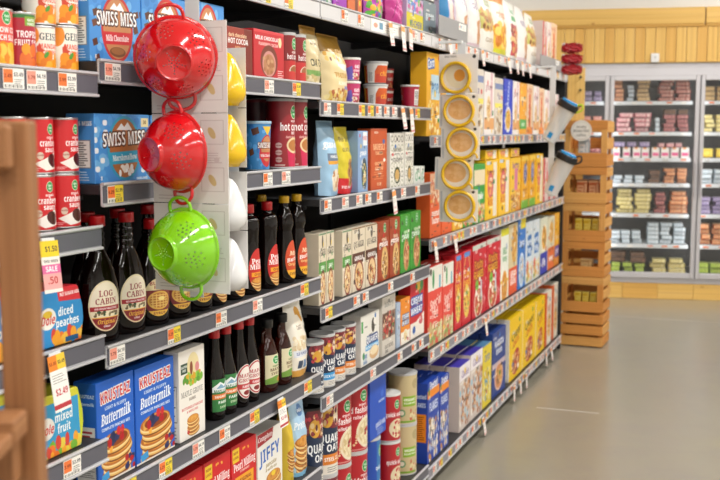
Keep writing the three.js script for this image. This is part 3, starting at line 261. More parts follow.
function paper(i, rough) { const k = i + '_' + rough; return pageMats[k] ||= new THREE.MeshPhysicalMaterial({ map: pages[i].tex ||= ctex(pages[i].c), roughness: rough, clearcoat: rough < 0.4 ? 0.25 : 0, clearcoatRoughness: 0.25 }); }
// ---------------------------------------------------------------- materials
const M = {
  shelf: std(0x2c2c2f, 0.5), back: std(0x0e0e10, 0.7), upright: std(0x1d1d20, 0.5),
  rail: std(0xcbcbd0, 0.32, { metalness: 0.2 }), railDark: std(0x5e5e68, 0.4), railPale: std(0xd6d5d7, 0.4), railMid: std(0x8c8a95, 0.4),
  tin: std(0xc9c9cc, 0.28, { metalness: 0.9 }), lidWhite: std(0xe6e4e2, 0.45), lidGrey: std(0xc4c4c4, 0.45), lidSky: std(0xa8c6dc, 0.4), lidDark: std(0x2c2a2c, 0.45), lidRed: std(0x8c1820, 0.4),
  syrup: phys(0x0c0403, 0.07, { ior: 1.42 }), amber: phys(0x2c0a04, 0.07, { ior: 1.45 }),
  capRed: phys(0xc4121c, 0.3, { clearcoat: 0.4 }), capYellow: phys(0xe0b01c, 0.3, { clearcoat: 0.4 }), capBlack: std(0x101012, 0.35),
  redPlastic: phys(0xd40a16, 0.16, { clearcoat: 1, clearcoatRoughness: 0.05, side: THREE.DoubleSide }), greenPlastic: phys(0x86d20c, 0.16, { clearcoat: 1, clearcoatRoughness: 0.05, side: THREE.DoubleSide }),
  yellowPlastic: phys(0xf2c30b, 0.22, { clearcoat: 0.5 }), whitePlastic: phys(0xe9e9ea, 0.25, { clearcoat: 0.5 }), silicone: phys(0xe2b416, 0.3, { clearcoat: 0.2 }),
  clearPlastic: phys(0xf2f5f7, 0.3, { transmission: 0.5, thickness: 0, side: THREE.DoubleSide }), lidBlue: phys(0x2c8fd0, 0.25), lidBlack: std(0x17181c, 0.4), lime: std(0xb8d020, 0.4),
  whitePaint: std(0xe8e6e2, 0.7), ceiling: std(0xe9e7e3, 0.85), alu: std(0xc9c7cc, 0.35, { metalness: 0.4 }), caseIn: std(0x54565a, 0.6), caseDark: std(0x35373c, 0.6), caseShelf: std(0xd9dde0, 0.45), gasket: std(0x2a2a2e, 0.6),
  glass: phys(0xffffff, 0.03, { transmission: 1, thickness: 0, ior: 1.45 }), signGrey: std(0x9a9a9c, 0.5), tagClip: std(0xdfe2e4, 0.4),
};
function woodTex(w, h, base, streak, knots) {
  const c = canvas(w, h), g = c.getContext('2d'); g.fillStyle = base; g.fillRect(0, 0, w, h);
  for (let i = 0; i < 260; i++) { g.strokeStyle = streak[Math.floor(rnd() * streak.length)]; g.globalAlpha = rr(0.08, 0.4); g.lineWidth = rr(0.6, 3.4); let x = rr(0, w); g.beginPath(); g.moveTo(x, 0); const a = rr(-14, 14), b = rr(-14, 14); g.bezierCurveTo(x + a, h * 0.33, x + b, h * 0.66, x, h); g.stroke(); }
  for (let i = 0; i < knots; i++) { const x = rr(10, w - 10), y = rr(10, h - 10); g.globalAlpha = 0.85; g.fillStyle = streak[0]; g.beginPath(); g.ellipse(x, y, rr(2.5, 5), rr(4, 8), 0, 0, 7); g.fill(); g.globalAlpha = 0.4; g.lineWidth = 2; g.beginPath(); g.ellipse(x, y, 8, 14, 0, 0, 7); g.stroke(); }
  return c;
}
const pineC = woodTex(512, 512, '#e8bd68', ['#b88038', '#d6a44e', '#f2d294', '#cc9a4c'], 9);
const crateC = woodTex(512, 512, '#d9a258', ['#9a6028', '#c48a44', '#e8ba78'], 8);
const postC = woodTex(512, 512, '#9a683f', ['#744826', '#946038', '#c08c60'], 3);
M.pine = std(0xffffff, 0.55, { map: ctex(pineC, [1.0, 0.5]) });
M.pineB = std(0xf8efe0, 0.55, { map: ctex(pineC, [1.3, 0.45]) });
M.crate = std(0xffffff, 0.6, { map: ctex(crateC, [2, 1]) });
M.crateB = std(0xf4dfc6, 0.6, { map: ctex(crateC, [2.4, 1.2]) });
M.post = std(0xffffff, 0.6, { map: ctex(postC, [3, 1.2]) });
function floorMaps() {
  const n = 1024, c = canvas(n, n), g = c.getContext('2d'), r = canvas(n, n), k = r.getContext('2d');
  g.fillStyle = '#938e7e'; g.fillRect(0, 0, n, n); k.fillStyle = '#5a5a5a'; k.fillRect(0, 0, n, n);
  for (let i = 0; i < 900; i++) { g.globalAlpha = rr(0.008, 0.022); g.fillStyle = rnd() < 0.5 ? '#a8a392' : '#7f7a6c'; const x = rr(0, n), y = rr(0, n), a = rr(10, 90), b = rr(8, 50); for (const ox of [-n, 0, n]) for (const oy of [-n, 0, n]) { g.beginPath(); g.ellipse(x + ox, y + oy, a, b, i, 0, 7); g.fill(); } }
  for (let i = 0; i < 5000; i++) { g.globalAlpha = rr(0.04, 0.13); g.fillStyle = rnd() < 0.5 ? '#b9b3a2' : '#716c60'; g.fillRect(rr(0, n), rr(0, n), rr(1, 3), rr(1, 2)); }
  for (let i = 0; i < 500; i++) { k.globalAlpha = rr(0.01, 0.03); k.fillStyle = rnd() < 0.5 ? '#7a7a7a' : '#404040'; k.beginPath(); k.ellipse(rr(0, n), rr(0, n), rr(10, 70), rr(6, 30), i, 0, 7); k.fill(); }
  for (let i = 0; i < 40; i++) { g.globalAlpha = rr(0.05, 0.14); g.strokeStyle = '#c2bbab'; g.lineWidth = rr(0.6, 1.6); g.beginPath(); const x = rr(0, n), y = rr(0, n); g.moveTo(x, y); g.lineTo(x + rr(-60, 60), y + rr(-60, 60)); g.stroke(); }
  const t = ctex(c, [0.4, 0.4]), q = new THREE.CanvasTexture(r); q.wrapS = q.wrapT = THREE.RepeatWrapping; q.repeat.set(0.4, 0.4); return [t, q];
}
const [floorMap, floorRough] = floorMaps();
M.floor = new THREE.MeshPhysicalMaterial({ map: floorMap, roughnessMap: floorRough, roughness: 0.8, color: 0xffffff, clearcoat: 0.35, clearcoatRoughness: 0.22 });
M.joint = std(0xb9b2a4, 0.6);

// ---------------------------------------------------------------- the room
const D = 1.32, FRONT = -D, ROOM = { x0: -6.2, x1: 5.4, z0: 3.4, z1: -12.2 };
{ const w = ROOM.x1 - ROOM.x0, d = ROOM.z0 - ROOM.z1, cx = (ROOM.x0 + ROOM.x1) / 2, cz = (ROOM.z0 + ROOM.z1) / 2;
  struct('floor', bx(w, 0.1, d, cx, -0.05, cz), M.floor);
  struct('ceiling', bx(w + 0.4, 0.1, d + 0.4, cx, CEILING + 0.05, cz), M.ceiling);
  struct('wall_left', bx(0.2, CEILING, d, ROOM.x0 - 0.1, CEILING / 2, cz), M.whitePaint);
  struct('wall_right', bx(0.2, CEILING, d, ROOM.x1 + 0.1, CEILING / 2, cz), M.whitePaint);
  struct('wall_front', bx(w + 0.4, CEILING, 0.2, cx, CEILING / 2, ROOM.z0 + 0.1), M.whitePaint);
}
// back wall with the pine boarding, turned a little against the aisle; u runs along the wall, t stands out of it
const WALL = new THREE.Group(); WALL.position.set(-0.832, 0, -10.056); WALL.rotation.y = 10.5 * Math.PI / 180; WALL.updateMatrixWorld(true);
const onWall = (u, y, t) => new THREE.Vector3(u, y, t).applyMatrix4(WALL.matrixWorld);
function wallThing(name, label, category, u, y, t, group) { const p = onWall(u, y, t); return thing(name, label, category, p.x, p.y, p.z, WALL.rotation.y, group); }
{ const W = new THREE.Group(); W.name = 'wall_back'; W.userData.kind = 'structure'; W.position.copy(WALL.position); W.rotation.copy(WALL.rotation); scene.add(W);
  mesh('wall_core', bx(12.4, CEILING, 0.15, 0.4, CEILING / 2, -1.0), M.whitePaint, W);
  mesh('bulkhead', bx(12.4, CEILING - 2.28, 0.1, 0.4, (CEILING + 2.28) / 2, -0.075), M.whitePaint, W);
  let u = -5.6, i = 0;
  while (u < 6.2) { const w = 0.093; mesh('plank', bx(w - 0.003, 0.345, 0.018 + (i % 3) * 0.001, u + w / 2, 2.42, -0.01, 0.003, rnd() * 4, rnd() * 4), i % 3 ? M.pine : M.pineB, W); u += w; i++; }
  for (let k = 0; k < 4; k++) mesh('beam', bx(2.94, 0.15, 0.05, -4.1 + k * 2.95, 2.675, 0.005, 0.004, rnd() * 4, rnd() * 4), M.pine, W);
  for (let k = 0; k < 4; k++) mesh('moulding', bx(2.94, 0.022, 0.035, -4.1 + k * 2.95, 2.589, 0.0, 0.004, rnd() * 4, rnd() * 4), M.pineB, W);
}
// small white sensor box on the boarding
{ const t = wallThing('sensor_box', 'small white sensor box on the pine boards above the freezer', 'sensor', -0.115, 2.245, 0.006); mesh('housing', bx(0.075, 0.085, 0.03, 0, 0.045, 0.012, 0.006), M.whitePlastic, t); mesh('lens', new THREE.CylinderGeometry(0.008, 0.008, 0.004, 12).rotateX(Math.PI / 2).translate(0, 0.05, 0.028), M.signGrey, t); }
// light grey scuff mark and saw-cut joint in the floor
struct('trim_2', bx(0.36, 0.0008, 0.006, -0.975, 0.0004, -5.8), M.railPale);
struct('trim_1', bx(12, 0.004, 0.008, -0.4, 0.0005, -9.0), M.joint);

// ---------------------------------------------------------------- ceiling lamps
const lampGlow = new THREE.MeshStandardMaterial({ color: 0xffffff, emissive: LAMP_WHITE, emissiveIntensity: 6, roughness: 0.6 });
for (const [row, x] of [['over the cereal aisle', 0.35], ['over the next aisle', 3.1], ['behind the tall shelving', -3.6]]) for (let k = 0; k < 5; k++) {
  const z = 1.6 - k * 2.5;
  const t = thing('ceiling_lamp', 'long white ceiling lamp ' + row, 'ceiling lamp', x, CEILING, z, 0, 'ceiling lamps ' + row);
  mesh('housing', bx(0.24, 0.06, 1.9, 0, -0.03, 0, 0.01), M.whitePaint, t);
  mesh('diffuser', bx(0.18, 0.02, 1.82, 0, -0.068, 0), lampGlow, t);
  const l = new THREE.RectAreaLight(LAMP_WHITE, LAMP_POWER, 0.18, 1.82); l.position.set(0, -0.085, 0); l.rotation.x = -Math.PI / 2; l.castShadow = true; t.add(l);
}

// ---------------------------------------------------------------- shelving
const BAYS = { B1: [-0.45, -1.838], B2: [-1.842, -3.018], B3: [-3.022, -4.203], B4: [-4.207, -5.288], B5: [-5.292, -6.373], B6: [-6.377, -7.458] };
const bayName = { B1: 'canned fruit bay', B2: 'syrup bay', B3: 'oatmeal bay', B4: 'nearest cereal bay', B5: 'middle cereal bay', B6: 'last cereal bay' };
for (const [k, [a, b]] of Object.entries(BAYS)) {
  const f = thing('shelving_frame', 'black steel back frame of the ' + bayName[k], 'shelving', FRONT - 0.466, 0, (a + b) / 2), L = a - b;
  mesh('back_panel', bx(0.012, 2.3, L - 0.03, -0.006, 1.17, 0), M.back, f);
  for (const s of [-1, 1]) mesh('upright', bx(0.03, 2.36, 0.014, 0.0, 1.18, s * (L / 2 - 0.008), 0.003), M.upright, f);
  mesh('top_stretcher', bx(0.02, 0.03, L - 0.034, 0.004, 2.33, 0, 0.003), M.upright, f);
}
{ const e = thing('end_panel', 'black steel end panel closing the shelving beside the crates', 'end panel', FRONT - 0.22, 0, -7.472); mesh('panel', bx(0.44, 2.02, 0.02, 0, 1.01, 0, 0.003), M.upright, e); mesh('foot', bx(0.44, 0.03, 0.024, 0, 0.015, 0, 0.003), M.upright, e); }

const tagGeo = {}; function tagMesh(key, w, h, parent, x, y, z, tilt = 0, name = 'price_label') {
  const r = arts[key], id = key + w + h; if (!tagGeo[id]) { const g = new THREE.BoxGeometry(0.0012, h, w).toNonIndexed(); const p = g.attributes.position, uv = g.attributes.uv; for (let i = 0; i < p.count; i++) uv.setXY(i, ...r.uv(0.5 - p.getZ(i) / w, 0.5 + p.getY(i) / h)); g.clearGroups(); tagGeo[id] = g; }
  const m = mesh(name, tagGeo[id], paper(r.page, 0.45), parent); m.position.set(x, y, z); if (tilt) m.rotation.x = tilt; return m;
}
// tags: distances along the bay in metres from its near end
function shelf(bay, y, label, tags, o = {}) {
  const [a, b] = BAYS[bay], L = a - b, depth = o.depth || 0.44, rh = o.rail || 0.05;
  const t = thing('shelf', label, 'shelf', FRONT, y, (a + b) / 2);
  mesh('deck', bx(depth, 0.022, L - 0.004, -depth / 2 - 0.002, -0.0115, 0, 0.002), M.shelf, t);
  if (y > 0.2) for (const s of [-1, 1]) mesh('bracket', new THREE.ExtrudeGeometry(new THREE.Shape([[-depth, 0], [-0.05, 0], [-0.05, -0.012], [-depth, -0.03]].map((p) => new THREE.Vector2(...p))), { depth: 0.004, bevelEnabled: false }).translate(0, -0.022, s * (L / 2 - 0.008) - 0.002), M.shelf, t);
  const r = mesh('price_rail', bx(0.005, rh, L - 0.003, 0.0025, 0.003 - rh / 2, 0, 0.001), o.pale === 1 ? M.railPale : M.rail, t);
  mesh('lip', bx(0.009, 0.006, L - 0.003, 0.0065, 0.0015, 0, 0.0015), M.rail, r);
  mesh('lip', bx(0.009, 0.006, L - 0.003, 0.0065, 0.0045 - rh, 0, 0.0015), M.rail, r);
  mesh('insert_strip', bx(0.002, rh - 0.014, L - 0.006, 0.006, 0.003 - rh / 2, 0), o.pale === 1 ? M.railPale : o.pale === 2 ? M.railMid : M.railDark, r);
  for (const [s, kind, w] of tags) { const wd = w || 0.058; tagMesh(kind === undefined ? 'price' + Math.floor(rnd() * 4) : kind, wd, rh - 0.012, r, 0.0085, 0.003 - rh / 2, L / 2 - s, (rnd() - 0.5) * 0.02); }
  if (y < 0.2) mesh('kick_plate', bx(0.012, y - 0.03, L - 0.004, -0.06, -0.024 - (y - 0.03) / 2, 0), M.upright, t);
  return t;
}
const spread = (L, n, j = 0.3) => Array.from({ length: n }, (_, i) => [(i + 0.5 + rr(-j, j)) * L / n]);
shelf('B1', 1.722, 'dark steel shelf carrying the mandarin cans', [[1.12], [1.186], [1.281]]);
shelf('B1', 1.397, 'dark steel shelf carrying the cranberry cans', []);
shelf('B1', 1.158, 'dark steel shelf carrying the diced peach cups', []);
shelf('B1', 0.927, 'dark steel shelf carrying the mixed fruit cups', [[1.259]]);
shelf('B2', 1.751, 'dark steel shelf carrying the milk chocolate cocoa boxes', [[0.047], [0.807], [0.993]]);
shelf('B2', 1.487, 'dark steel shelf carrying the marshmallow cocoa boxes', [[0.045], [0.793], [0.914]]);
shelf('B2', 1.13, 'dark steel shelf carrying the large dark syrup bottles', [[0.037], [0.274], [0.509], [0.72], [1.042]]);
shelf('B2', 0.813, 'dark steel shelf carrying the blue pancake mix boxes', [[0.07], [0.224], [0.38], [0.519], [0.694], [1.064]]);
shelf('B2', 0.493, 'dark steel shelf carrying the red pancake mix boxes', [[0.423], [0.77]]);
shelf('B3', 1.698, 'dark steel shelf carrying the orange meal cups', [[0.05], [0.16], [0.358], [0.447], [0.53], [0.617], [0.707], [0.99]]);
shelf('B3', 1.382, 'dark steel shelf carrying the rust orange muesli box', [[0.051], [0.203], [0.334], [0.423], [0.542], [0.817], [0.995]]);
shelf('B3', 1.025, 'dark steel shelf carrying the green granola boxes', [[0.056], [0.309], [0.398], [0.667], [0.936]]);
shelf('B3', 0.725, 'dark steel shelf carrying the small oat canisters', [[0.062], [0.476], [0.783], [0.961], [1.062]]);
shelf('B3', 0.13, 'dark steel shelf at the floor under the large red oat canisters', [[0.611], [0.847]]);
shelf('B4', 1.582, 'dark steel shelf level with the upper egg rings in the first cereal bay', spread(1.08, 9), { pale: 2 });
shelf('B4', 1.131, 'dark steel shelf level with the lower egg rings in the first cereal bay', spread(1.08, 9), { pale: 2 });
shelf('B4', 0.64, 'dark steel shelf above the bottom cereal shelf in the first cereal bay', spread(1.08, 9), { pale: 2 });
shelf('B4', 0.107, 'dark steel shelf at the floor in the first cereal bay', spread(1.08, 9), { pale: 2 });
shelf('B5', 1.582, 'dark steel shelf level with the upper egg rings in the middle cereal bay', spread(1.08, 9), { pale: 2 });
shelf('B5', 1.131, 'dark steel shelf level with the lower egg rings in the middle cereal bay', spread(1.08, 9), { pale: 2 });
shelf('B5', 0.64, 'dark steel shelf above the bottom cereal shelf in the middle cereal bay', spread(1.08, 9), { pale: 2 });
shelf('B5', 0.107, 'dark steel shelf at the floor in the middle cereal bay', spread(1.08, 9), { pale: 2 });
shelf('B6', 1.582, 'dark steel shelf level with the upper egg rings in the last cereal bay', spread(1.08, 9), { pale: 2 });
shelf('B6', 1.131, 'dark steel shelf level with the lower egg rings in the last cereal bay', spread(1.08, 9), { pale: 2 });
shelf('B6', 0.64, 'dark steel shelf above the bottom cereal shelf in the last cereal bay', spread(1.08, 9), { pale: 2 });
shelf('B6', 0.107, 'dark steel shelf at the floor in the last cereal bay', spread(1.08, 9), { pale: 2 });
shelf('B1', 2.01, 'high top shelf with pale price rail over the canned fruit bay', spread(1.08, 5), { pale: 1, depth: 0.36, rail: 0.055 });
shelf('B2', 2.01, 'high top shelf with pale price rail over the syrup bay', spread(1.08, 5), { pale: 1, depth: 0.36, rail: 0.055 });
shelf('B3', 2.01, 'high top shelf with pale price rail over the oatmeal bay', [[0.2], [0.35], [0.62, 'price_white', 0.34], [0.95], [1.05]], { pale: 1, depth: 0.36, rail: 0.055 });
shelf('B4', 2.01, 'high top shelf with pale price rail over the first cereal bay', spread(1.08, 5), { pale: 1, depth: 0.36, rail: 0.055 });
shelf('B5', 2.01, 'high top shelf with pale price rail over the middle cereal bay', spread(1.08, 5), { pale: 1, depth: 0.36, rail: 0.055 });
shelf('B6', 2.01, 'high top shelf with pale price rail over the last cereal bay', spread(1.08, 5), { pale: 1, depth: 0.36, rail: 0.055 });

// ---------------------------------------------------------------- goods
const geoCache = {}; const cached = (k, f) => geoCache[k] ||= f();
// a carton faces +x; its width runs along z
function cartonGeo(w, h, d, front, side, top) {
  const g = new RoundedBoxGeometry(d, h, w, 1, 0.0022); const p = g.attributes.position, uv = g.attributes.uv, n = g.attributes.normal;
  const grp = g.groups, faceOf = (i) => { const q = g.index ? 0 : Math.floor(i / (p.count / 6)); return q; };
  for (let i = 0; i < p.count; i++) {
    const f = faceOf(i), x = p.getX(i) / d, y = p.getY(i) / h, z = p.getZ(i) / w;
    let r = side, u = 0.5, v = 0.5 + y;
    if (f === 0) { r = front; u = 0.5 - z; } else if (f === 1) { r = front; u = 0.5 + z; } else if (f === 2 || f === 3) { r = top; u = 0.5 - z; v = 0.5 + x; } else if (f === 4) u = 0.5 + x; else u = 0.5 - x;
    uv.setXY(i, ...r.uv(Math.min(1, Math.max(0, u)), Math.min(1, Math.max(0, v))));
  }
  g.clearGroups(); g.translate(0, h / 2, 0); return g;
}
// a paper sleeve round a pack of cups: ends pinched at foot and top
function cupsGeo(w, h, d, a, edge) {
  const sh = new THREE.Shape([[-0.44, 0], [0.44, 0], [0.5, 0.38], [0.49, 0.6], [0.4, 0.97], [0.36, 1], [-0.36, 1], [-0.4, 0.97], [-0.49, 0.6], [-0.5, 0.38]].map(([u, v]) => new THREE.Vector2(u * w, v * h)));
  const g = new THREE.ExtrudeGeometry(sh, { depth: d - 0.006, bevelEnabled: true, bevelThickness: 0.003, bevelSize: 0.003, bevelOffset: -0.003, bevelSegments: 1 }); g.translate(0, 0, -d / 2 + 0.003); g.rotateY(Math.PI / 2);
  const p = g.attributes.position, n = g.attributes.normal, uv = g.attributes.uv;
  for (let i = 0; i < p.count; i++) Math.abs(n.getX(i)) > 0.5 ? uv.setXY(i, ...a.uv(Math.min(1, Math.max(0, 0.5 - p.getZ(i) / w)), Math.min(1, Math.max(0, p.getY(i) / h)))) : uv.setXY(i, ...edge.uv(0.5, 0.5));
  g.clearGroups(); return g;
}
function sleeveGeo(r0, r1, y0, y1, a, seg = 36) {
  const g = new THREE.CylinderGeometry(r1, r0, y1 - y0, seg, 1, true, -Math.PI / 2); const uv = g.attributes.uv;
  for (let i = 0; i < uv.count; i++) uv.setXY(i, ...a.uv(uv.getX(i), uv.getY(i)));
  g.translate(0, (y0 + y1) / 2, 0); return g;
}
function pouchGeo(w, h, d, a, lean) {
  const nx = 12, ny = 16, pos = [], uvs = [], idx = [];
  for (const s of [1, -1]) { const base = pos.length / 3;
    for (let j = 0; j <= ny; j++) for (let i = 0; i <= nx; i++) {
      const u = i / nx * 2 - 1, v = j / ny;
      const bulge = Math.pow(Math.max(0, 1 - Math.pow(Math.abs(u), 2.6)), 0.6) * Math.pow(Math.max(0, Math.min(1, (1 - v) * 2.2)), 0.7) * (0.78 + 0.22 * Math.min(1, v * 5));
      const wr = (Math.sin(u * 9 + v * 13 + w * 60) * Math.sin(v * 17 - u * 5 + h * 40)) * 0.0035 * Math.min(1, bulge * 2);
      pos.push(s * (bulge * d / 2 + wr) + lean * v * v - 0.0003 * -s, v * h + Math.abs(u) * Math.abs(u) * 0.004 * (1 - v), -u * w / 2 * (1 - 0.05 * Math.sin(v * 3.14)));
      uvs.push(...a.uv(s > 0 ? (u + 1) / 2 : (1 - u) / 2, v));
    }
    for (let j = 0; j < ny; j++) for (let i = 0; i < nx; i++) { const q = base + j * (nx + 1) + i, r = q + nx + 1; if (s > 0) idx.push(q, q + 1, r, q + 1, r + 1, r); else idx.push(q, r, q + 1, q + 1, r, r + 1); }
  }
  const g = new THREE.BufferGeometry(); g.setAttribute('position', new THREE.Float32BufferAttribute(pos, 3)); g.setAttribute('uv', new THREE.Float32BufferAttribute(uvs, 2)); g.setIndex(idx); g.computeVertexNormals(); return g;
}
// bottle: profile [radius, height] as fractions; squash is depth over width
function interp(prof, y) { for (let i = 1; i < prof.length; i++) if (y <= prof[i][1]) { const [r0, y0] = prof[i - 1], [r1, y1] = prof[i]; return r0 + (r1 - r0) * (y1 === y0 ? 1 : (y - y0) / (y1 - y0)); } return prof[prof.length - 1][0]; }
function smoothProfile(pts) { const c = new THREE.CatmullRomCurve3(pts.map((p) => new THREE.Vector3(p[0], p[1], 0)), false, 'centripetal'); return c.getPoints(44).map((p) => [Math.max(0.0001, p.x), p.y]); }
function labelGeo(prof, w, h, sq, yc, hh, ang, a, oval) {
  const pos = [], uvs = [], idx = [], n = 20, m = 8;
  const put = (s, t) => { const y = yc + t * hh, r = interp(prof, y) * w + 0.0007, th = s * ang; pos.push(Math.cos(th) * r * sq + 0.0003, y * h, -Math.sin(th) * r); uvs.push(...a.uv((s + 1) / 2, (t + 1) / 2)); };
  if (oval) { put(0, 0); for (let k = 1; k <= m; k++) for (let i = 0; i < n * 2; i++) { const q = i / n * Math.PI; put(Math.cos(q) * k / m, Math.sin(q) * k / m); }
    const N = n * 2; for (let i = 0; i < N; i++) idx.push(0, 1 + i, 1 + (i + 1) % N); for (let k = 0; k < m - 1; k++) for (let i = 0; i < N; i++) { const A = 1 + k * N + i, B = 1 + k * N + (i + 1) % N; idx.push(A, A + N, B, B, A + N, B + N); } }
  else { for (let j = 0; j <= m; j++) for (let i = 0; i <= n; i++) put(i / n * 2 - 1, j / m * 2 - 1); for (let j = 0; j < m; j++) for (let i = 0; i < n; i++) { const A = j * (n + 1) + i; idx.push(A, A + 1, A + n + 1, A + 1, A + n + 2, A + n + 1); } }
  const g = new THREE.BufferGeometry(); g.setAttribute('position', new THREE.Float32BufferAttribute(pos, 3)); g.setAttribute('uv', new THREE.Float32BufferAttribute(uvs, 2)); g.setIndex(idx); g.computeVertexNormals(); return g;
}
const PROF = {
  log: [[0.0, 0], [0.42, 0], [0.47, 0.02], [0.49, 0.1], [0.5, 0.25], [0.49, 0.4], [0.43, 0.52], [0.33, 0.62], [0.22, 0.7], [0.18, 0.73], [0.205, 0.755], [0.17, 0.78], [0.2, 0.805], [0.165, 0.83], [0.19, 0.855], [0.155, 0.88], [0.15, 0.93]],
  hour: [[0.0, 0], [0.42, 0], [0.48, 0.02], [0.5, 0.1], [0.49, 0.3], [0.45, 0.44], [0.43, 0.52], [0.45, 0.66], [0.47, 0.76], [0.45, 0.82], [0.34, 0.855], [0.23, 0.875], [0.21, 0.9], [0.2, 0.94]],
  slim: [[0.0, 0], [0.42, 0], [0.48, 0.02], [0.5, 0.1], [0.49, 0.34], [0.42, 0.48], [0.36, 0.6], [0.44, 0.68], [0.38, 0.78], [0.26, 0.85], [0.21, 0.89], [0.2, 0.94]],
  wine: [[0.0, 0], [0.42, 0], [0.48, 0.02], [0.5, 0.1], [0.5, 0.42], [0.46, 0.52], [0.34, 0.64], [0.27, 0.74], [0.24, 0.84], [0.22, 0.94]],
  jug: [[0.0, 0], [0.42, 0], [0.48, 0.02], [0.5, 0.1], [0.5, 0.4], [0.45, 0.56], [0.32, 0.68], [0.21, 0.76], [0.2, 0.82], [0.2, 0.9]],
};
function bottle(t, w, h, d, b) {
  const prof = smoothProfile(PROF[b.prof]), sq = d / w, k = [b.prof, w, h, d].join();
  mesh('bottle_body', cached('bb' + k, () => lathe(prof.map(([r, y]) => [r * w, y * h]), 32).scale(sq, 1, 1)), b.mat, t);
  const [cr, ch] = b.capSize; mesh('cap', cached('bc' + k + cr, () => lathe([[0.0001, h - ch], [cr, h - ch], [cr, h - 0.003], [cr - 0.002, h], [0.0001, h]], 28)), b.cap, t);
  const a = arts[b.label]; mesh('bottle_label', cached('bl' + k + b.label, () => labelGeo(prof, w, h, sq, b.at[0], b.at[1], b.at[2], a, b.oval)), paper(a.page, 0.35), t);
  if (b.handle) mesh('handle', cached('bh' + k, () => tube([[0, h * 0.84, w * 0.17], [0, h * 0.82, w * 0.34], [0, h * 0.72, w * 0.34], [0, h * 0.68, w * 0.28]], 0.005, 16)), b.mat, t);
}
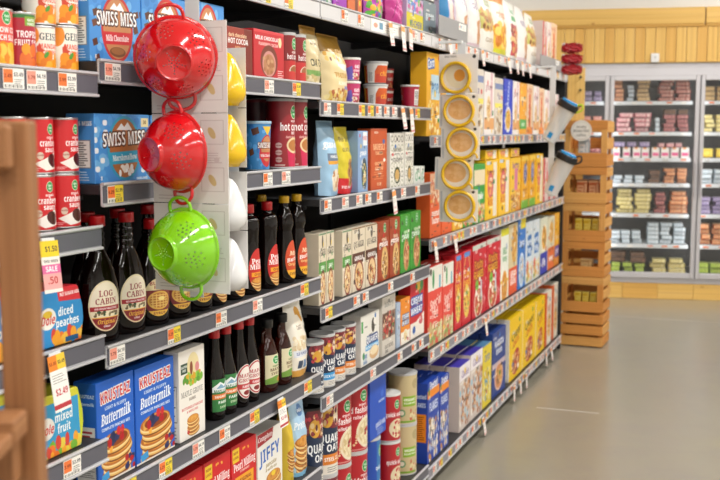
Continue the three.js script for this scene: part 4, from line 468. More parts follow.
// goods: kind and shelf, then [x, y, z, width, height, depth] in metres
const LAYOUT = {
  "peach_can@B1S1": [[-1.382,1.722,-1.601,0.074,0.112,0.074],[-1.382,1.722,-1.524,0.074,0.112,0.074]],
  "tropical_can@B1S1": [[-1.377,1.722,-1.669,0.064,0.112,0.064]],
  "mandarin_can@B1S1": [[-1.379,1.722,-1.73,0.068,0.091,0.068],[-1.379,1.814,-1.734,0.068,0.091,0.068],[-1.379,1.722,-1.804,0.068,0.098,0.068],[-1.379,1.821,-1.809,0.068,0.098,0.068]],
  "cranberry_can@B1S2": [[-1.383,1.397,-1.795,0.076,0.116,0.076],[-1.383,1.514,-1.795,0.076,0.116,0.076],[-1.383,1.397,-1.713,0.076,0.116,0.076],[-1.383,1.514,-1.713,0.076,0.116,0.076],[-1.383,1.397,-1.631,0.076,0.116,0.076],[-1.383,1.514,-1.631,0.076,0.116,0.076],[-1.383,1.397,-1.549,0.076,0.116,0.076],[-1.383,1.514,-1.549,0.076,0.116,0.076]],
  "peach_cups@B1S3": [[-1.395,1.158,-1.723,0.157,0.12,0.11],[-1.395,1.158,-1.551,0.161,0.144,0.11]],
  "mixed_cups@B1S4": [[-1.395,0.927,-1.711,0.16,0.133,0.11],[-1.395,0.927,-1.549,0.155,0.172,0.11]],
  "cocoa_choc@B2S1": [[-1.365,1.751,-1.947,0.196,0.153,0.05],[-1.365,1.751,-2.155,0.209,0.171,0.05],[-1.365,1.751,-2.353,0.174,0.18,0.05]],
  "cocoa_brown@B2S1": [[-1.365,1.751,-2.531,0.144,0.133,0.05]],
  "cocoa_red@B2S1": [[-1.37,1.751,-2.71,0.198,0.141,0.06]],
  "cocoa_tin@B2S1": [[-1.381,1.751,-2.896,0.072,0.153,0.072],[-1.381,1.751,-2.974,0.072,0.153,0.072]],
  "trail_pouch@B3S1": [[-1.38,1.751,-3.08,0.115,0.19,0.06]],
  "cocoa_marsh@B2S2": [[-1.378,1.487,-1.965,0.214,0.153,0.075],[-1.378,1.487,-2.182,0.207,0.152,0.075],[-1.378,1.487,-2.394,0.203,0.15,0.075]],
  "cocoa_tub@B2S2": [[-1.388,1.487,-2.72,0.086,0.145,0.086]],
  "cocoa_can@B2S2": [[-1.39,1.487,-2.886,0.09,0.216,0.09],[-1.39,1.487,-2.98,0.09,0.216,0.09]],
  "dark_tin@B2S2": [[-1.512,1.487,-2.968,0.085,0.216,0.085]],
  "log_syrup@B2S3": [[-1.376,1.13,-1.906,0.098,0.285,0.062],[-1.376,1.13,-2.019,0.098,0.285,0.062],[-1.461,1.13,-1.986,0.098,0.285,0.062],[-1.461,1.13,-2.108,0.098,0.285,0.062],[-1.461,1.13,-2.242,0.098,0.285,0.062]],
  "waffle_syrup@B2S3": [[-1.376,1.13,-2.124,0.09,0.26,0.062],[-1.376,1.13,-2.231,0.09,0.26,0.062],[-1.376,1.13,-2.341,0.09,0.26,0.062]],
  "pearl_syrup@B2S3": [[-1.378,1.13,-2.431,0.078,0.262,0.066],[-1.378,1.13,-2.537,0.078,0.262,0.066],[-1.378,1.13,-2.638,0.078,0.262,0.066],[-1.378,1.13,-2.759,0.078,0.262,0.066]],
  "gold_syrup@B2S3": [[-1.378,1.13,-2.879,0.072,0.272,0.066],[-1.378,1.13,-2.972,0.072,0.272,0.066],[-1.473,1.13,-2.761,0.072,0.272,0.066],[-1.473,1.13,-2.91,0.072,0.272,0.066]],
  "pancake_blue@B2S4": [[-1.37,0.813,-1.908,0.147,0.236,0.06],[-1.37,0.813,-2.072,0.171,0.234,0.06]],
  "pancake_white@B2S4": [[-1.363,0.813,-2.245,0.129,0.235,0.045]],
  "green_syrup@B2S4": [[-1.373,0.813,-2.42,0.062,0.25,0.055],[-1.373,0.813,-2.485,0.062,0.25,0.055],[-1.448,0.813,-2.604,0.062,0.25,0.055],[-1.448,0.813,-2.685,0.062,0.25,0.055],[-1.448,0.813,-2.763,0.062,0.25,0.055]],
  "oval_syrup@B2S4": [[-1.373,0.813,-2.56,0.06,0.25,0.055],[-1.373,0.813,-2.626,0.06,0.25,0.055]],
  "amber_jug@B2S4": [[-1.376,0.813,-2.748,0.08,0.222,0.062],[-1.376,0.813,-2.85,0.08,0.222,0.062]],
  "oat_pouch@B2S4": [[-1.388,0.813,-2.962,0.12,0.235,0.075]],
  "pancake_red@B2S5": [[-1.37,0.493,-2.099,0.118,0.23,0.06],[-1.37,0.493,-2.228,0.127,0.23,0.06],[-1.37,0.493,-2.369,0.146,0.23,0.06],[-1.37,0.493,-2.524,0.149,0.23,0.06]],
  "pancake_jiffy@B2S5": [[-1.37,0.493,-2.691,0.169,0.22,0.06]],
  "yellow_pouch@B2S5": [[-1.37,0.493,-2.854,0.05,0.255,0.06]],
  "blue_pouch@B2S5": [[-1.36,0.493,-2.927,0.1,0.258,0.05]],
  "gold_pouch@B3S1": [[-1.395,1.698,-3.308,0.19,0.235,0.09]],
  "pink_cup@B3S1": [[-1.383,1.698,-3.452,0.075,0.083,0.075],[-1.383,1.782,-3.452,0.075,0.083,0.075]],
  "noodle_cup@B3S1": [[-1.394,1.698,-3.739,0.098,0.085,0.098],[-1.394,1.784,-3.739,0.098,0.085,0.098]],
  "red_cup@B3S1": [[-1.512,1.698,-4.163,0.085,0.085,0.085],[-1.512,1.784,-4.163,0.085,0.085,0.085]],
  "label_cup@B3S1": [[-1.386,1.698,-4.135,0.082,0.099,0.082]],
  "sky_pouch@B3S2": [[-1.385,1.382,-3.229,0.135,0.255,0.07]],
  "lemon_pouch@B3S2": [[-1.38,1.382,-3.36,0.115,0.235,0.06]],
  "granola_sky@B3S2": [[-1.365,1.382,-3.467,0.099,0.222,0.05]],
  "granola_rust@B3S2": [[-1.368,1.382,-3.637,0.174,0.231,0.055]],
  "granola_pattern@B3S2": [[-1.365,1.382,-3.844,0.167,0.214,0.05],[-1.365,1.382,-3.996,0.108,0.218,0.05]],
  "bar_mint@B3S2": [[-1.365,1.382,-4.105,0.08,0.075,0.05],[-1.365,1.382,-4.177,0.047,0.073,0.05]],
  "granola_tan@B3S3": [[-1.37,1.025,-3.094,0.061,0.241,0.06],[-1.37,1.025,-3.162,0.064,0.242,0.06],[-1.37,1.025,-3.312,0.088,0.232,0.06]],
  "granola_dark@B3S3": [[-1.37,1.025,-3.425,0.123,0.233,0.06],[-1.37,1.025,-3.556,0.126,0.233,0.06]],
  "granola_brown@B3S3": [[-1.37,1.025,-3.688,0.123,0.234,0.06],[-1.37,1.025,-3.82,0.125,0.237,0.06]],
  "granola_green@B3S3": [[-1.37,1.025,-3.95,0.12,0.241,0.06],[-1.37,1.025,-4.085,0.134,0.244,0.06]],
  "oat_tub_blue@B3S4": [[-1.385,0.725,-3.093,0.09,0.175,0.09]],
  "oat_tub_sky@B3S4": [[-1.386,0.725,-3.191,0.092,0.185,0.092]],
  "oat_tub_orange@B3S4": [[-1.387,0.725,-3.286,0.094,0.185,0.094],[-1.387,0.725,-3.388,0.094,0.185,0.094]],
  "oat_box@B3S4": [[-1.388,0.725,-3.572,0.197,0.193,0.075]],
  "oat_choc@B3S4": [[-1.37,0.725,-3.752,0.157,0.235,0.06]],
  "wheat_small@B3S4": [[-1.365,0.725,-3.868,0.048,0.185,0.05]],
  "wheat_orange@B3S4": [[-1.368,0.725,-3.958,0.114,0.192,0.055]],
  "wheat_red@B3S4": [[-1.368,0.725,-4.116,0.185,0.242,0.055]],
  "oat_tub_orange@B3S5": [[-1.399,0.13,-3.211,0.118,0.276,0.118],[-1.399,0.407,-3.211,0.118,0.276,0.118]],
  "oat_tub_dark@B3S5": [[-1.395,0.13,-3.081,0.11,0.275,0.11],[-1.395,0.406,-3.081,0.11,0.275,0.11]],
  "oat_tub_red@B3S5": [[-1.403,0.13,-3.339,0.126,0.272,0.126],[-1.403,0.403,-3.339,0.126,0.272,0.126],[-1.404,0.13,-3.504,0.128,0.272,0.128],[-1.404,0.403,-3.504,0.128,0.272,0.128]],
  "blue_tub@B3S5": [[-1.4,0.13,-3.649,0.12,0.283,0.12]],
  "blue_carton@B3S5": [[-1.39,0.414,-3.658,0.179,0.27,0.08]],
  "red_tin@B3S5": [[-1.393,0.13,-3.892,0.105,0.2,0.105],[-1.393,0.332,-3.89,0.105,0.2,0.105]],
  "tan_tub@B3S5": [[-1.397,0.13,-4.09,0.125,0.222,0.125],[-1.526,0.13,-4.09,0.125,0.222,0.125],[-1.397,0.353,-4.09,0.125,0.222,0.125],[-1.526,0.353,-4.09,0.125,0.222,0.125]],
  "puffs_yellow@B4S1": [[-1.378,1.582,-4.33,0.206,0.361,0.075],[-1.37,1.582,-4.56,0.218,0.336,0.06]],
  "crunch_tan@B4S1": [[-1.37,1.582,-4.794,0.212,0.332,0.06],[-1.37,1.582,-5.057,0.273,0.337,0.06],[-1.37,1.582,-5.535,0.183,0.311,0.06]],
  "crunch_white@B4S1": [[-1.37,1.582,-5.323,0.214,0.332,0.06],[-1.37,1.582,-5.963,0.171,0.314,0.06],[-1.37,1.582,-6.541,0.171,0.309,0.06],[-1.37,1.582,-6.897,0.172,0.297,0.06],[-1.37,1.582,-7.242,0.15,0.282,0.06]],
  "corn_blue@B4S1": [[-1.37,1.582,-5.758,0.21,0.316,0.06]],
  "snack_gold@B4S1": [[-1.37,1.582,-6.154,0.181,0.311,0.06],[-1.37,1.582,-7.075,0.144,0.29,0.06]],
  "snack_rust@B4S1": [[-1.37,1.582,-6.35,0.177,0.313,0.06],[-1.37,1.582,-6.719,0.147,0.303,0.06]],
  "chip_orange@B4S2": [[-1.373,1.131,-4.371,0.166,0.287,0.065],[-1.373,1.131,-4.549,0.17,0.285,0.065]],
  "puffs_yellow@B4S2": [[-1.373,1.131,-4.735,0.183,0.288,0.065]],
  "chip_green@B4S2": [[-1.373,1.131,-4.926,0.177,0.292,0.065],[-1.373,1.131,-5.142,0.212,0.305,0.065]],
  "corn_yellow@B4S2": [[-1.373,1.131,-5.399,0.276,0.319,0.065],[-1.373,1.131,-5.69,0.279,0.323,0.065],[-1.373,1.131,-6.687,0.228,0.326,0.065],[-1.425,1.454,-5.4,0.252,0.05,0.16],[-1.425,1.454,-5.69,0.253,0.05,0.16]],
  "corn_pink@B4S2": [[-1.373,1.131,-5.977,0.265,0.317,0.065],[-1.425,1.454,-5.982,0.225,0.05,0.16]],
  "honey_gold@B4S2": [[-1.373,1.131,-6.247,0.216,0.322,0.065],[-1.373,1.131,-6.464,0.183,0.324,0.065]],
  "flake_red@B4S2": [[-1.373,1.131,-6.907,0.172,0.295,0.065],[-1.373,1.131,-7.094,0.163,0.277,0.065],[-1.373,1.131,-7.282,0.171,0.258,0.065]],
  "flake_coral@B4S3": [[-1.373,0.64,-4.377,0.214,0.36,0.065],[-1.444,0.64,-4.377,0.214,0.36,0.065],[-1.373,0.64,-4.581,0.173,0.349,0.065],[-1.444,0.64,-4.581,0.173,0.349,0.065]],
  "berry_red@B4S3": [[-1.373,0.64,-4.757,0.123,0.368,0.065],[-1.444,0.64,-4.757,0.123,0.368,0.065],[-1.373,0.64,-4.913,0.168,0.37,0.065],[-1.444,0.64,-4.913,0.168,0.37,0.065]],
  "rice_red@B4S3": [[-1.373,0.64,-5.162,0.287,0.38,0.065],[-1.444,0.64,-5.162,0.287,0.38,0.065],[-1.373,0.64,-5.472,0.307,0.382,0.065],[-1.444,0.64,-5.472,0.307,0.382,0.065]],
  "oat_white@B4S3": [[-1.373,0.64,-5.732,0.185,0.409,0.065],[-1.444,0.64,-5.732,0.185,0.409,0.065]],
  "nut_orange@B4S3": [[-1.373,0.64,-5.951,0.224,0.42,0.065],[-1.444,0.64,-5.951,0.224,0.42,0.065]],
  "flake_blue@B4S3": [[-1.373,0.64,-6.185,0.212,0.437,0.065],[-1.444,0.64,-6.185,0.212,0.437,0.065]],
  "ring_blue@B4S3": [[-1.373,0.64,-6.406,0.196,0.394,0.065],[-1.444,0.64,-6.406,0.196,0.394,0.065],[-1.373,0.64,-6.626,0.208,0.39,0.065],[-1.444,0.64,-6.626,0.208,0.39,0.065]],
  "wheat_navy@B4S3": [[-1.373,0.64,-6.886,0.241,0.382,0.065],[-1.444,0.64,-6.886,0.241,0.382,0.065]],
  "wheat_rust@B4S3": [[-1.373,0.64,-7.146,0.24,0.369,0.065],[-1.444,0.64,-7.146,0.24,0.369,0.065]],
  "wheat_gold@B4S3": [[-1.373,0.64,-7.369,0.164,0.378,0.065],[-1.444,0.64,-7.369,0.164,0.378,0.065]],
  "frost_blue@B4S5": [[-1.378,0.107,-4.363,0.176,0.372,0.075],[-1.459,0.107,-4.363,0.176,0.372,0.075],[-1.54,0.107,-4.363,0.176,0.372,0.075],[-1.378,0.107,-4.535,0.147,0.352,0.075],[-1.459,0.107,-4.535,0.147,0.352,0.075],[-1.54,0.107,-4.535,0.147,0.352,0.075]],
  "bag_cookie@B4S5": [[-1.378,0.107,-4.898,0.206,0.333,0.075],[-1.459,0.107,-4.898,0.206,0.333,0.075],[-1.54,0.107,-4.898,0.206,0.333,0.075],[-1.378,0.107,-5.13,0.234,0.348,0.075],[-1.459,0.107,-5.13,0.234,0.348,0.075],[-1.54,0.107,-5.13,0.234,0.348,0.075]],
  "corn_lemon@B4S5": [[-1.378,0.107,-5.353,0.186,0.341,0.075],[-1.459,0.107,-5.353,0.186,0.341,0.075],[-1.54,0.107,-5.353,0.186,0.341,0.075]],
  "bran_navy@B4S5": [[-1.378,0.107,-5.627,0.312,0.375,0.075],[-1.459,0.107,-5.627,0.312,0.375,0.075],[-1.54,0.107,-5.627,0.312,0.375,0.075]],
  "bran_yellow@B4S5": [[-1.378,0.107,-6.066,0.357,0.382,0.075],[-1.459,0.107,-6.066,0.357,0.382,0.075],[-1.54,0.107,-6.066,0.357,0.382,0.075],[-1.378,0.107,-6.454,0.384,0.382,0.075],[-1.459,0.107,-6.454,0.384,0.382,0.075],[-1.54,0.107,-6.454,0.384,0.382,0.075],[-1.378,0.107,-6.808,0.287,0.374,0.075],[-1.459,0.107,-6.808,0.287,0.374,0.075],[-1.54,0.107,-6.808,0.287,0.374,0.075]],
  "oat_rust@B4S5": [[-1.378,0.107,-7.099,0.218,0.379,0.075],[-1.459,0.107,-7.099,0.218,0.379,0.075],[-1.54,0.107,-7.099,0.218,0.379,0.075],[-1.378,0.107,-7.349,0.203,0.399,0.075],[-1.459,0.107,-7.349,0.203,0.399,0.075],[-1.54,0.107,-7.349,0.203,0.399,0.075]],
  "tea_violet@S0": [[-1.38,2.01,-3.005,0.114,0.129,0.06],[-1.38,2.01,-3.275,0.123,0.154,0.06]],
  "tea_teal@S0": [[-1.38,2.01,-3.152,0.103,0.152,0.06],[-1.38,2.01,-4.296,0.179,0.148,0.06]],
  "tea_orange@S0": [[-1.38,2.01,-3.414,0.133,0.174,0.06]],
  "candy_box@S0": [[-1.39,2.01,-4.091,0.213,0.141,0.08]],
  "violet_pouch@S0": [[-1.385,2.01,-3.666,0.15,0.2,0.07]],
  "pink_pouch@S0": [[-1.39,2.01,-3.905,0.15,0.21,0.08]],
  "tea_stick_pouch@S0": [[-1.395,2.01,-4.677,0.19,0.3,0.09]],
  "white_pouch@S0": [[-1.395,2.01,-4.882,0.2,0.3,0.09],[-1.395,2.01,-5.123,0.22,0.31,0.09],[-1.395,2.01,-6.251,0.27,0.34,0.09]],
  "nut_pouch@S0": [[-1.395,2.01,-5.386,0.26,0.31,0.09],[-1.395,2.01,-6.528,0.26,0.33,0.09]],
  "chip_pouch@S0": [[-1.395,2.01,-5.664,0.28,0.34,0.09]],
  "fruit_pouch@S0": [[-1.395,2.01,-5.97,0.29,0.34,0.09]],
  "flake_red@S0": [[-1.375,2.01,-6.778,0.149,0.311,0.07]],
  "crunch_white@S0": [[-1.375,2.01,-6.932,0.121,0.319,0.07]],
  "snack_rust@S0": [[-1.375,2.01,-7.103,0.182,0.329,0.07]],
};
// every kind of goods: shape, artwork, name, label
const C = (front, side, top, name, label, category, extra) => ({ shape: 'carton', front, side, top, name, label, category, ...extra });
const CAN = (a, name, label, category, extra) => ({ shape: 'can', a, name, label, category, ...extra });
const TUB = (a, lid, name, label, category, extra) => ({ shape: 'tub', a, lid, name, label, category, ...extra });
const BAG = (a, name, label, category, extra) => ({ shape: 'pouch', a, name, label, category, ...extra });
const BOT = (b, label, turn = 0) => ({ shape: 'bottle', b, turn, name: 'syrup_bottle', label, category: 'syrup bottle' });
const KINDS = {
  peach_can: CAN('peach_can', 'fruit_can', 'red and yellow can of peach slices', 'can'),
  tropical_can: CAN('tropical_can', 'fruit_can', 'dark red can of tropical fruit salad with green badge', 'can'),
  mandarin_can: CAN('mandarin_can', 'fruit_can', 'white and orange mandarin can', 'can'),
  cranberry_can: CAN('cranberry_can', 'sauce_can', 'bright red cranberry sauce can', 'can'),
  peach_cups: C('peach_cups', 'cups_side', '#d8303a', 'fruit_cup_carton', 'blue and red carton of diced peach cups', 'carton', { sleeve: 1 }),
  mixed_cups: C('mixed_cups', 'cups_side', '#d9d43a', 'fruit_cup_carton', 'blue and yellow carton of mixed fruit cups', 'carton', { sleeve: 1 }),
  cocoa_choc: C('cocoa_choc', 'cocoa_side', '#4a94dc', 'cocoa_box', 'blue cocoa box with a milk chocolate oval', 'box'),
  cocoa_marsh: C('cocoa_marsh', 'cocoa_side', '#4a94dc', 'cocoa_box', 'blue cocoa box with marshmallows and turquoise ribbon', 'box'),
  cocoa_brown: C('cocoa_brown', 'solid#9c3a2c', '#9c3a2c', 'cocoa_box', 'brown cocoa box with a white mug', 'box'),
  cocoa_red: C('cocoa_red', 'red_side', '#c62a34', 'cocoa_box', 'red cocoa box with a round brown picture', 'box'),
  cocoa_tin: TUB('cocoa_tin', 'lidGrey', 'cocoa_canister', 'small red cocoa canister beside the red cocoa box', 'canister'),
  cocoa_can: TUB('cocoa_can', 'lidGrey', 'cocoa_canister', 'large dark red hot cocoa canister', 'canister', { turn: -0.25 }),
  dark_tin: TUB('dark_tin', 'lidRed', 'cocoa_canister', 'dark maroon canister behind the blue cocoa tub', 'canister'),
  cocoa_tub: { shape: 'cup', a: 'cocoa_tub', lid: 'lidSky', lidWide: 1, name: 'cocoa_tub', label: 'blue cocoa tub with pale blue snap lid', category: 'tub', turn: -0.45 },
  log_syrup: BOT({ prof: 'log', mat: M.syrup, cap: M.capRed, capSize: [0.0185, 0.024], label: 'log_label', at: [0.29, 0.2, 0.92], oval: 1 }, 'dark syrup bottle with cream oval label', -0.3),
  waffle_syrup: BOT({ prof: 'log', mat: M.syrup, cap: M.capRed, capSize: [0.0185, 0.024], label: 'waffle_label', at: [0.27, 0.18, 0.95], oval: 1 }, 'dark syrup bottle with waffle picture label', -0.3),
  pearl_syrup: BOT({ prof: 'hour', mat: M.syrup, cap: M.capRed, capSize: [0.017, 0.026], label: 'pearl_label', at: [0.27, 0.24, 1.1], oval: 1 }, 'waisted dark syrup bottle with red cap and red label'),
  gold_syrup: BOT({ prof: 'slim', mat: M.syrup, cap: M.capYellow, capSize: [0.0165, 0.022], label: 'gold_label', at: [0.27, 0.22, 1.0], oval: 1 }, 'dark syrup bottle with yellow cap and orange label'),
  green_syrup: BOT({ prof: 'wine', mat: M.syrup, cap: M.capRed, capSize: [0.0155, 0.024], label: 'green_label', at: [0.28, 0.18, 1.25] }, 'slender syrup bottle with green mountain label', -0.1),
  oval_syrup: BOT({ prof: 'wine', mat: M.syrup, cap: M.capRed, capSize: [0.0155, 0.024], label: 'oval_label', at: [0.3, 0.2, 1.2], oval: 1 }, 'slender syrup bottle with red-rimmed white oval label', -0.1),
  amber_jug: BOT({ prof: 'jug', mat: M.amber, cap: M.capBlack, capSize: [0.0185, 0.026], label: 'amber_label', at: [0.32, 0.2, 1.15], handle: 1 }, 'reddish maple syrup jug with black cap and loop handle'),
  pancake_blue: C('pancake_blue', 'blue_side', '#1f62c8', 'pancake_mix_box', 'blue pancake mix box picturing pancakes with berries', 'box'),
  pancake_white: C('pancake_white', 'white_side', '#f1ece4', 'pancake_mix_box', 'white pancake mix box beside the blue ones', 'box'),
  pancake_red: C('pancake_red', 'crimson_side', '#cf1f26', 'pancake_mix_box', 'red pancake mix box with yellow corner badge', 'box'),
  pancake_jiffy: C('pancake_jiffy', 'white_side', '#f0ede6', 'pancake_mix_box', 'white pancake mix box with blue lettering and red corner', 'box'),
  trail_pouch: BAG('trail_pouch', 'oat_pouch', 'small beige pouch beside the red cocoa canisters', 'pouch'),
  gold_pouch: BAG('gold_pouch', 'snack_pouch', 'tall gold-topped snack pouch', 'pouch', { lean: -0.02 }),
  oat_pouch: BAG('oat_pouch', 'oat_pouch', 'pale oat pouch beside the maple syrup jugs', 'pouch'),
  yellow_pouch: BAG('yellow_pouch', 'pancake_mix_pouch', 'narrow yellow pancake mix pouch', 'pouch'),
  blue_pouch: BAG('blue_pouch', 'pancake_mix_pouch', 'pale blue pouch picturing a pancake stack', 'pouch'),
  sky_pouch: BAG('sky_pouch', 'granola_pouch', 'light blue granola pouch', 'pouch'),
  lemon_pouch: BAG('lemon_pouch', 'granola_pouch', 'yellow granola pouch with red foot', 'pouch'),
  blue_carton: C('blue_carton', 'solid#1f52c0', '#1f52c0', 'oat_box', 'plain royal blue oat box on a blue canister', 'box'),
  violet_pouch: BAG('violet_pouch', 'candy_pouch', 'violet candy pouch on the top shelf', 'pouch'),
  pink_pouch: BAG('pink_pouch', 'candy_pouch', 'magenta candy pouch beside the yellow candy box', 'pouch'),
  tea_stick_pouch: BAG('tea_stick_pouch', 'snack_pouch', 'striped blue and lilac pouch behind the grey sign holder', 'pouch'),
  white_pouch: BAG('white_pouch', 'snack_pouch', 'white and lilac snack pouch on the top shelf', 'pouch'),
  nut_pouch: BAG('nut_pouch', 'snack_pouch', 'cream snack pouch with a band of nuts', 'pouch'),
  chip_pouch: BAG('chip_pouch', 'snack_pouch', 'white and yellow crisps pouch with orange top', 'pouch'),
  fruit_pouch: BAG('fruit_pouch', 'snack_pouch', 'white and dark red cherry snack pouch', 'pouch'),
  pink_cup: { shape: 'cup', a: 'pink_cup', lid: 'lidWhite', name: 'oatmeal_cup', label: 'pink and violet oatmeal cup', category: 'cup', turn: -0.3 },
  noodle_cup: { shape: 'cup', a: 'noodle_cup', lid: 'lidGrey', name: 'meal_cup', label: 'orange and white meal cup', category: 'cup', turn: -0.4 },
  red_cup: { shape: 'cup', a: 'red_cup', lid: 'lidRed', name: 'oatmeal_cup', label: 'red cup at the back behind the orange cups', category: 'cup' },
  label_cup: { shape: 'cup', a: 'label_cup', lid: 'lidWhite', name: 'oatmeal_cup', label: 'single red cup showing its white bar code label', category: 'cup' },
  granola_sky: C('granola_sky', 'solid' + artBg.granola_sky, artBg.granola_sky, 'granola_box', 'light blue granola box with a bowl picture', 'box'),
  granola_rust: C('granola_rust', 'solid' + artBg.granola_rust, artBg.granola_rust, 'granola_box', 'plain rust orange muesli box', 'box'),
  granola_pattern: C('granola_pattern', 'solid' + artBg.granola_pattern, artBg.granola_pattern, 'muesli_box', 'white muesli box patterned with dark circles', 'box'),
  bar_mint: C('bar_mint', 'solid' + artBg.bar_mint, artBg.bar_mint, 'snack_bar_box', 'low white snack bar box with green ring', 'box'),
  granola_tan: C('granola_tan', 'white_side', artBg.granola_tan, 'granola_box', 'beige granola box with a green band', 'box'),
  granola_dark: C('granola_dark', 'white_side', artBg.granola_dark, 'granola_box', 'beige granola box with a dark brown band', 'box'),
  granola_brown: C('granola_brown', 'solid' + artBg.granola_brown, artBg.granola_brown, 'granola_box', 'russet brown organic granola box', 'box'),
  granola_green: C('granola_green', 'solid' + artBg.granola_green, artBg.granola_green, 'granola_box', 'green organic granola box', 'box'),
  oat_tub_blue: TUB('oat_tub_blue', 'lidGrey', 'oat_canister', 'small navy oat canister beside the oat pouch', 'canister'),
  oat_tub_sky: TUB('oat_tub_sky', 'lidGrey', 'oat_canister', 'small navy oat canister with sky blue band', 'canister', { turn: -0.3 }),
  oat_tub_orange: TUB('oat_tub_orange', 'lidGrey', 'oat_canister', 'navy oat canister with orange band', 'canister', { turn: -0.3 }),
  oat_tub_dark: TUB('oat_tub_dark', 'lidDark', 'oat_canister', 'large navy oat canister with black lid', 'canister'),
  oat_tub_red: TUB('oat_tub_red', 'lidGrey', 'oat_canister', 'large red oat canister with a bowl picture', 'canister', { turn: -0.4 }),
  red_tin: TUB('red_tin', 'lidWhite', 'oat_canister', 'shorter red oat canister with white lid', 'canister', { turn: -0.6 }),
  blue_tub: TUB('blue_tub', 'lidGrey', 'oat_canister', 'blue oat canister under the royal blue box', 'canister', { turn: -0.5 }),
  tan_tub: TUB('tan_tub', 'lidGrey', 'oat_canister', 'tan oat canister with green panel', 'canister', { turn: -0.7 }),
  oat_box: C('oat_box', 'white_side', artBg.oat_box, 'oatmeal_box', 'wide white instant oatmeal box', 'box'),
  oat_choc: C('oat_choc', 'solid' + artBg.oat_choc, artBg.oat_choc, 'oatmeal_box', 'grey box with dark chocolate picture', 'box'),
  wheat_small: C('wheat_small', 'solid' + artBg.wheat_small, artBg.wheat_small, 'cereal_box', 'narrow grey-blue box beside the orange hot cereal', 'box'),
  wheat_orange: C('wheat_orange', 'solid' + artBg.wheat_orange, artBg.wheat_orange, 'hot_cereal_box', 'orange hot cereal box', 'box'),
  wheat_red: C('wheat_red', 'solid' + artBg.wheat_red, artBg.wheat_red, 'hot_cereal_box', 'red hot cereal box with blue-edged lettering', 'box'),
};
const far = { puffs_yellow: 'golden yellow cereal box with sky blue panel', crunch_tan: 'beige flax cereal box', crunch_white: 'white cereal box with a pale pink stripe', corn_blue: 'deep blue cereal box with upright lettering', snack_gold: 'golden cracker box with green band', snack_rust: 'pale box with a rust red stripe', chip_orange: 'orange cereal box with peach top', chip_green: 'green apple cereal box', corn_yellow: 'yellow cereal box with an oval fruit picture', corn_pink: 'yellow and pink berry cereal box', honey_gold: 'amber cereal box with blue oval', flake_red: 'pale cereal box with red edge', flake_coral: 'coral red cereal box with white top', berry_red: 'narrow red cereal box with yellow lettering', rice_red: 'crimson cereal box with orange lettering', oat_white: 'white cereal box with lime top', nut_orange: 'beige cereal box with orange lower half', flake_blue: 'bright blue cereal box with yellow top', ring_blue: 'pale cereal box with blue panel', wheat_navy: 'pale cereal box with navy foot', wheat_rust: 'pale cereal box with rust foot', wheat_gold: 'amber cereal box with violet band', bag_cookie: 'beige cookie cereal box', corn_lemon: 'lemon yellow cereal box', bran_navy: 'navy cereal box with a bowl', bran_yellow: 'large bright yellow cereal box with white edge', oat_rust: 'white cereal box with orange edge', tea_violet: 'violet box on the top shelf', tea_teal: 'grey-green box on the top shelf', tea_orange: 'orange and brown box on the top shelf', candy_box: 'yellow and lilac candy display box' };
const edge = { bran_yellow: '#efeae0', oat_rust: '#d8642c' };   // cartons whose side panel is printed in another colour
for (const [k, l] of Object.entries(far)) KINDS[k] = C(k, 'solid' + (edge[k] || artBg[k]), artBg[k], k.startsWith('tea') ? 'snack_box' : k === 'candy_box' ? 'candy_box' : 'cereal_box', l, 'box');
KINDS.bag_cookie.top = '#4b3fb2'; KINDS.corn_lemon.top = '#5a8ab4';
KINDS.frost_blue = C('frost_blue', 'frost_side', '#2546a8', 'cereal_box', 'blue frosted cereal box with orange band', 'box');
const onShelf = { S0: 'on the top shelf', B3S4: 'below the granola', B3S5: 'at floor level', B4S1: 'beside the upper egg rings', B4S2: 'beside the lower egg rings', B4S3: 'above the bottom shelf', B4S5: 'on the bottom shelf' };
const nth = ['first', 'second', 'third', 'fourth', 'fifth', 'sixth', 'seventh', 'eighth'];
const ranks = (list, k, tol, dir) => { const v = []; for (const q of [...list].sort((a, b) => dir * (a[k] - b[k]))) if (!v.some((e) => Math.abs(e - q[k]) < tol)) v.push(q[k]); return v; };
const shelvesOf = {}; for (const k of Object.keys(LAYOUT)) (shelvesOf[k.split('@')[0]] ||= []).push(k.split('@')[1]);
const A_ = (k, page, c) => (k.startsWith('solid') ? solid(k.slice(5), page) : arts[k].page === page ? arts[k] : solid(c, page));
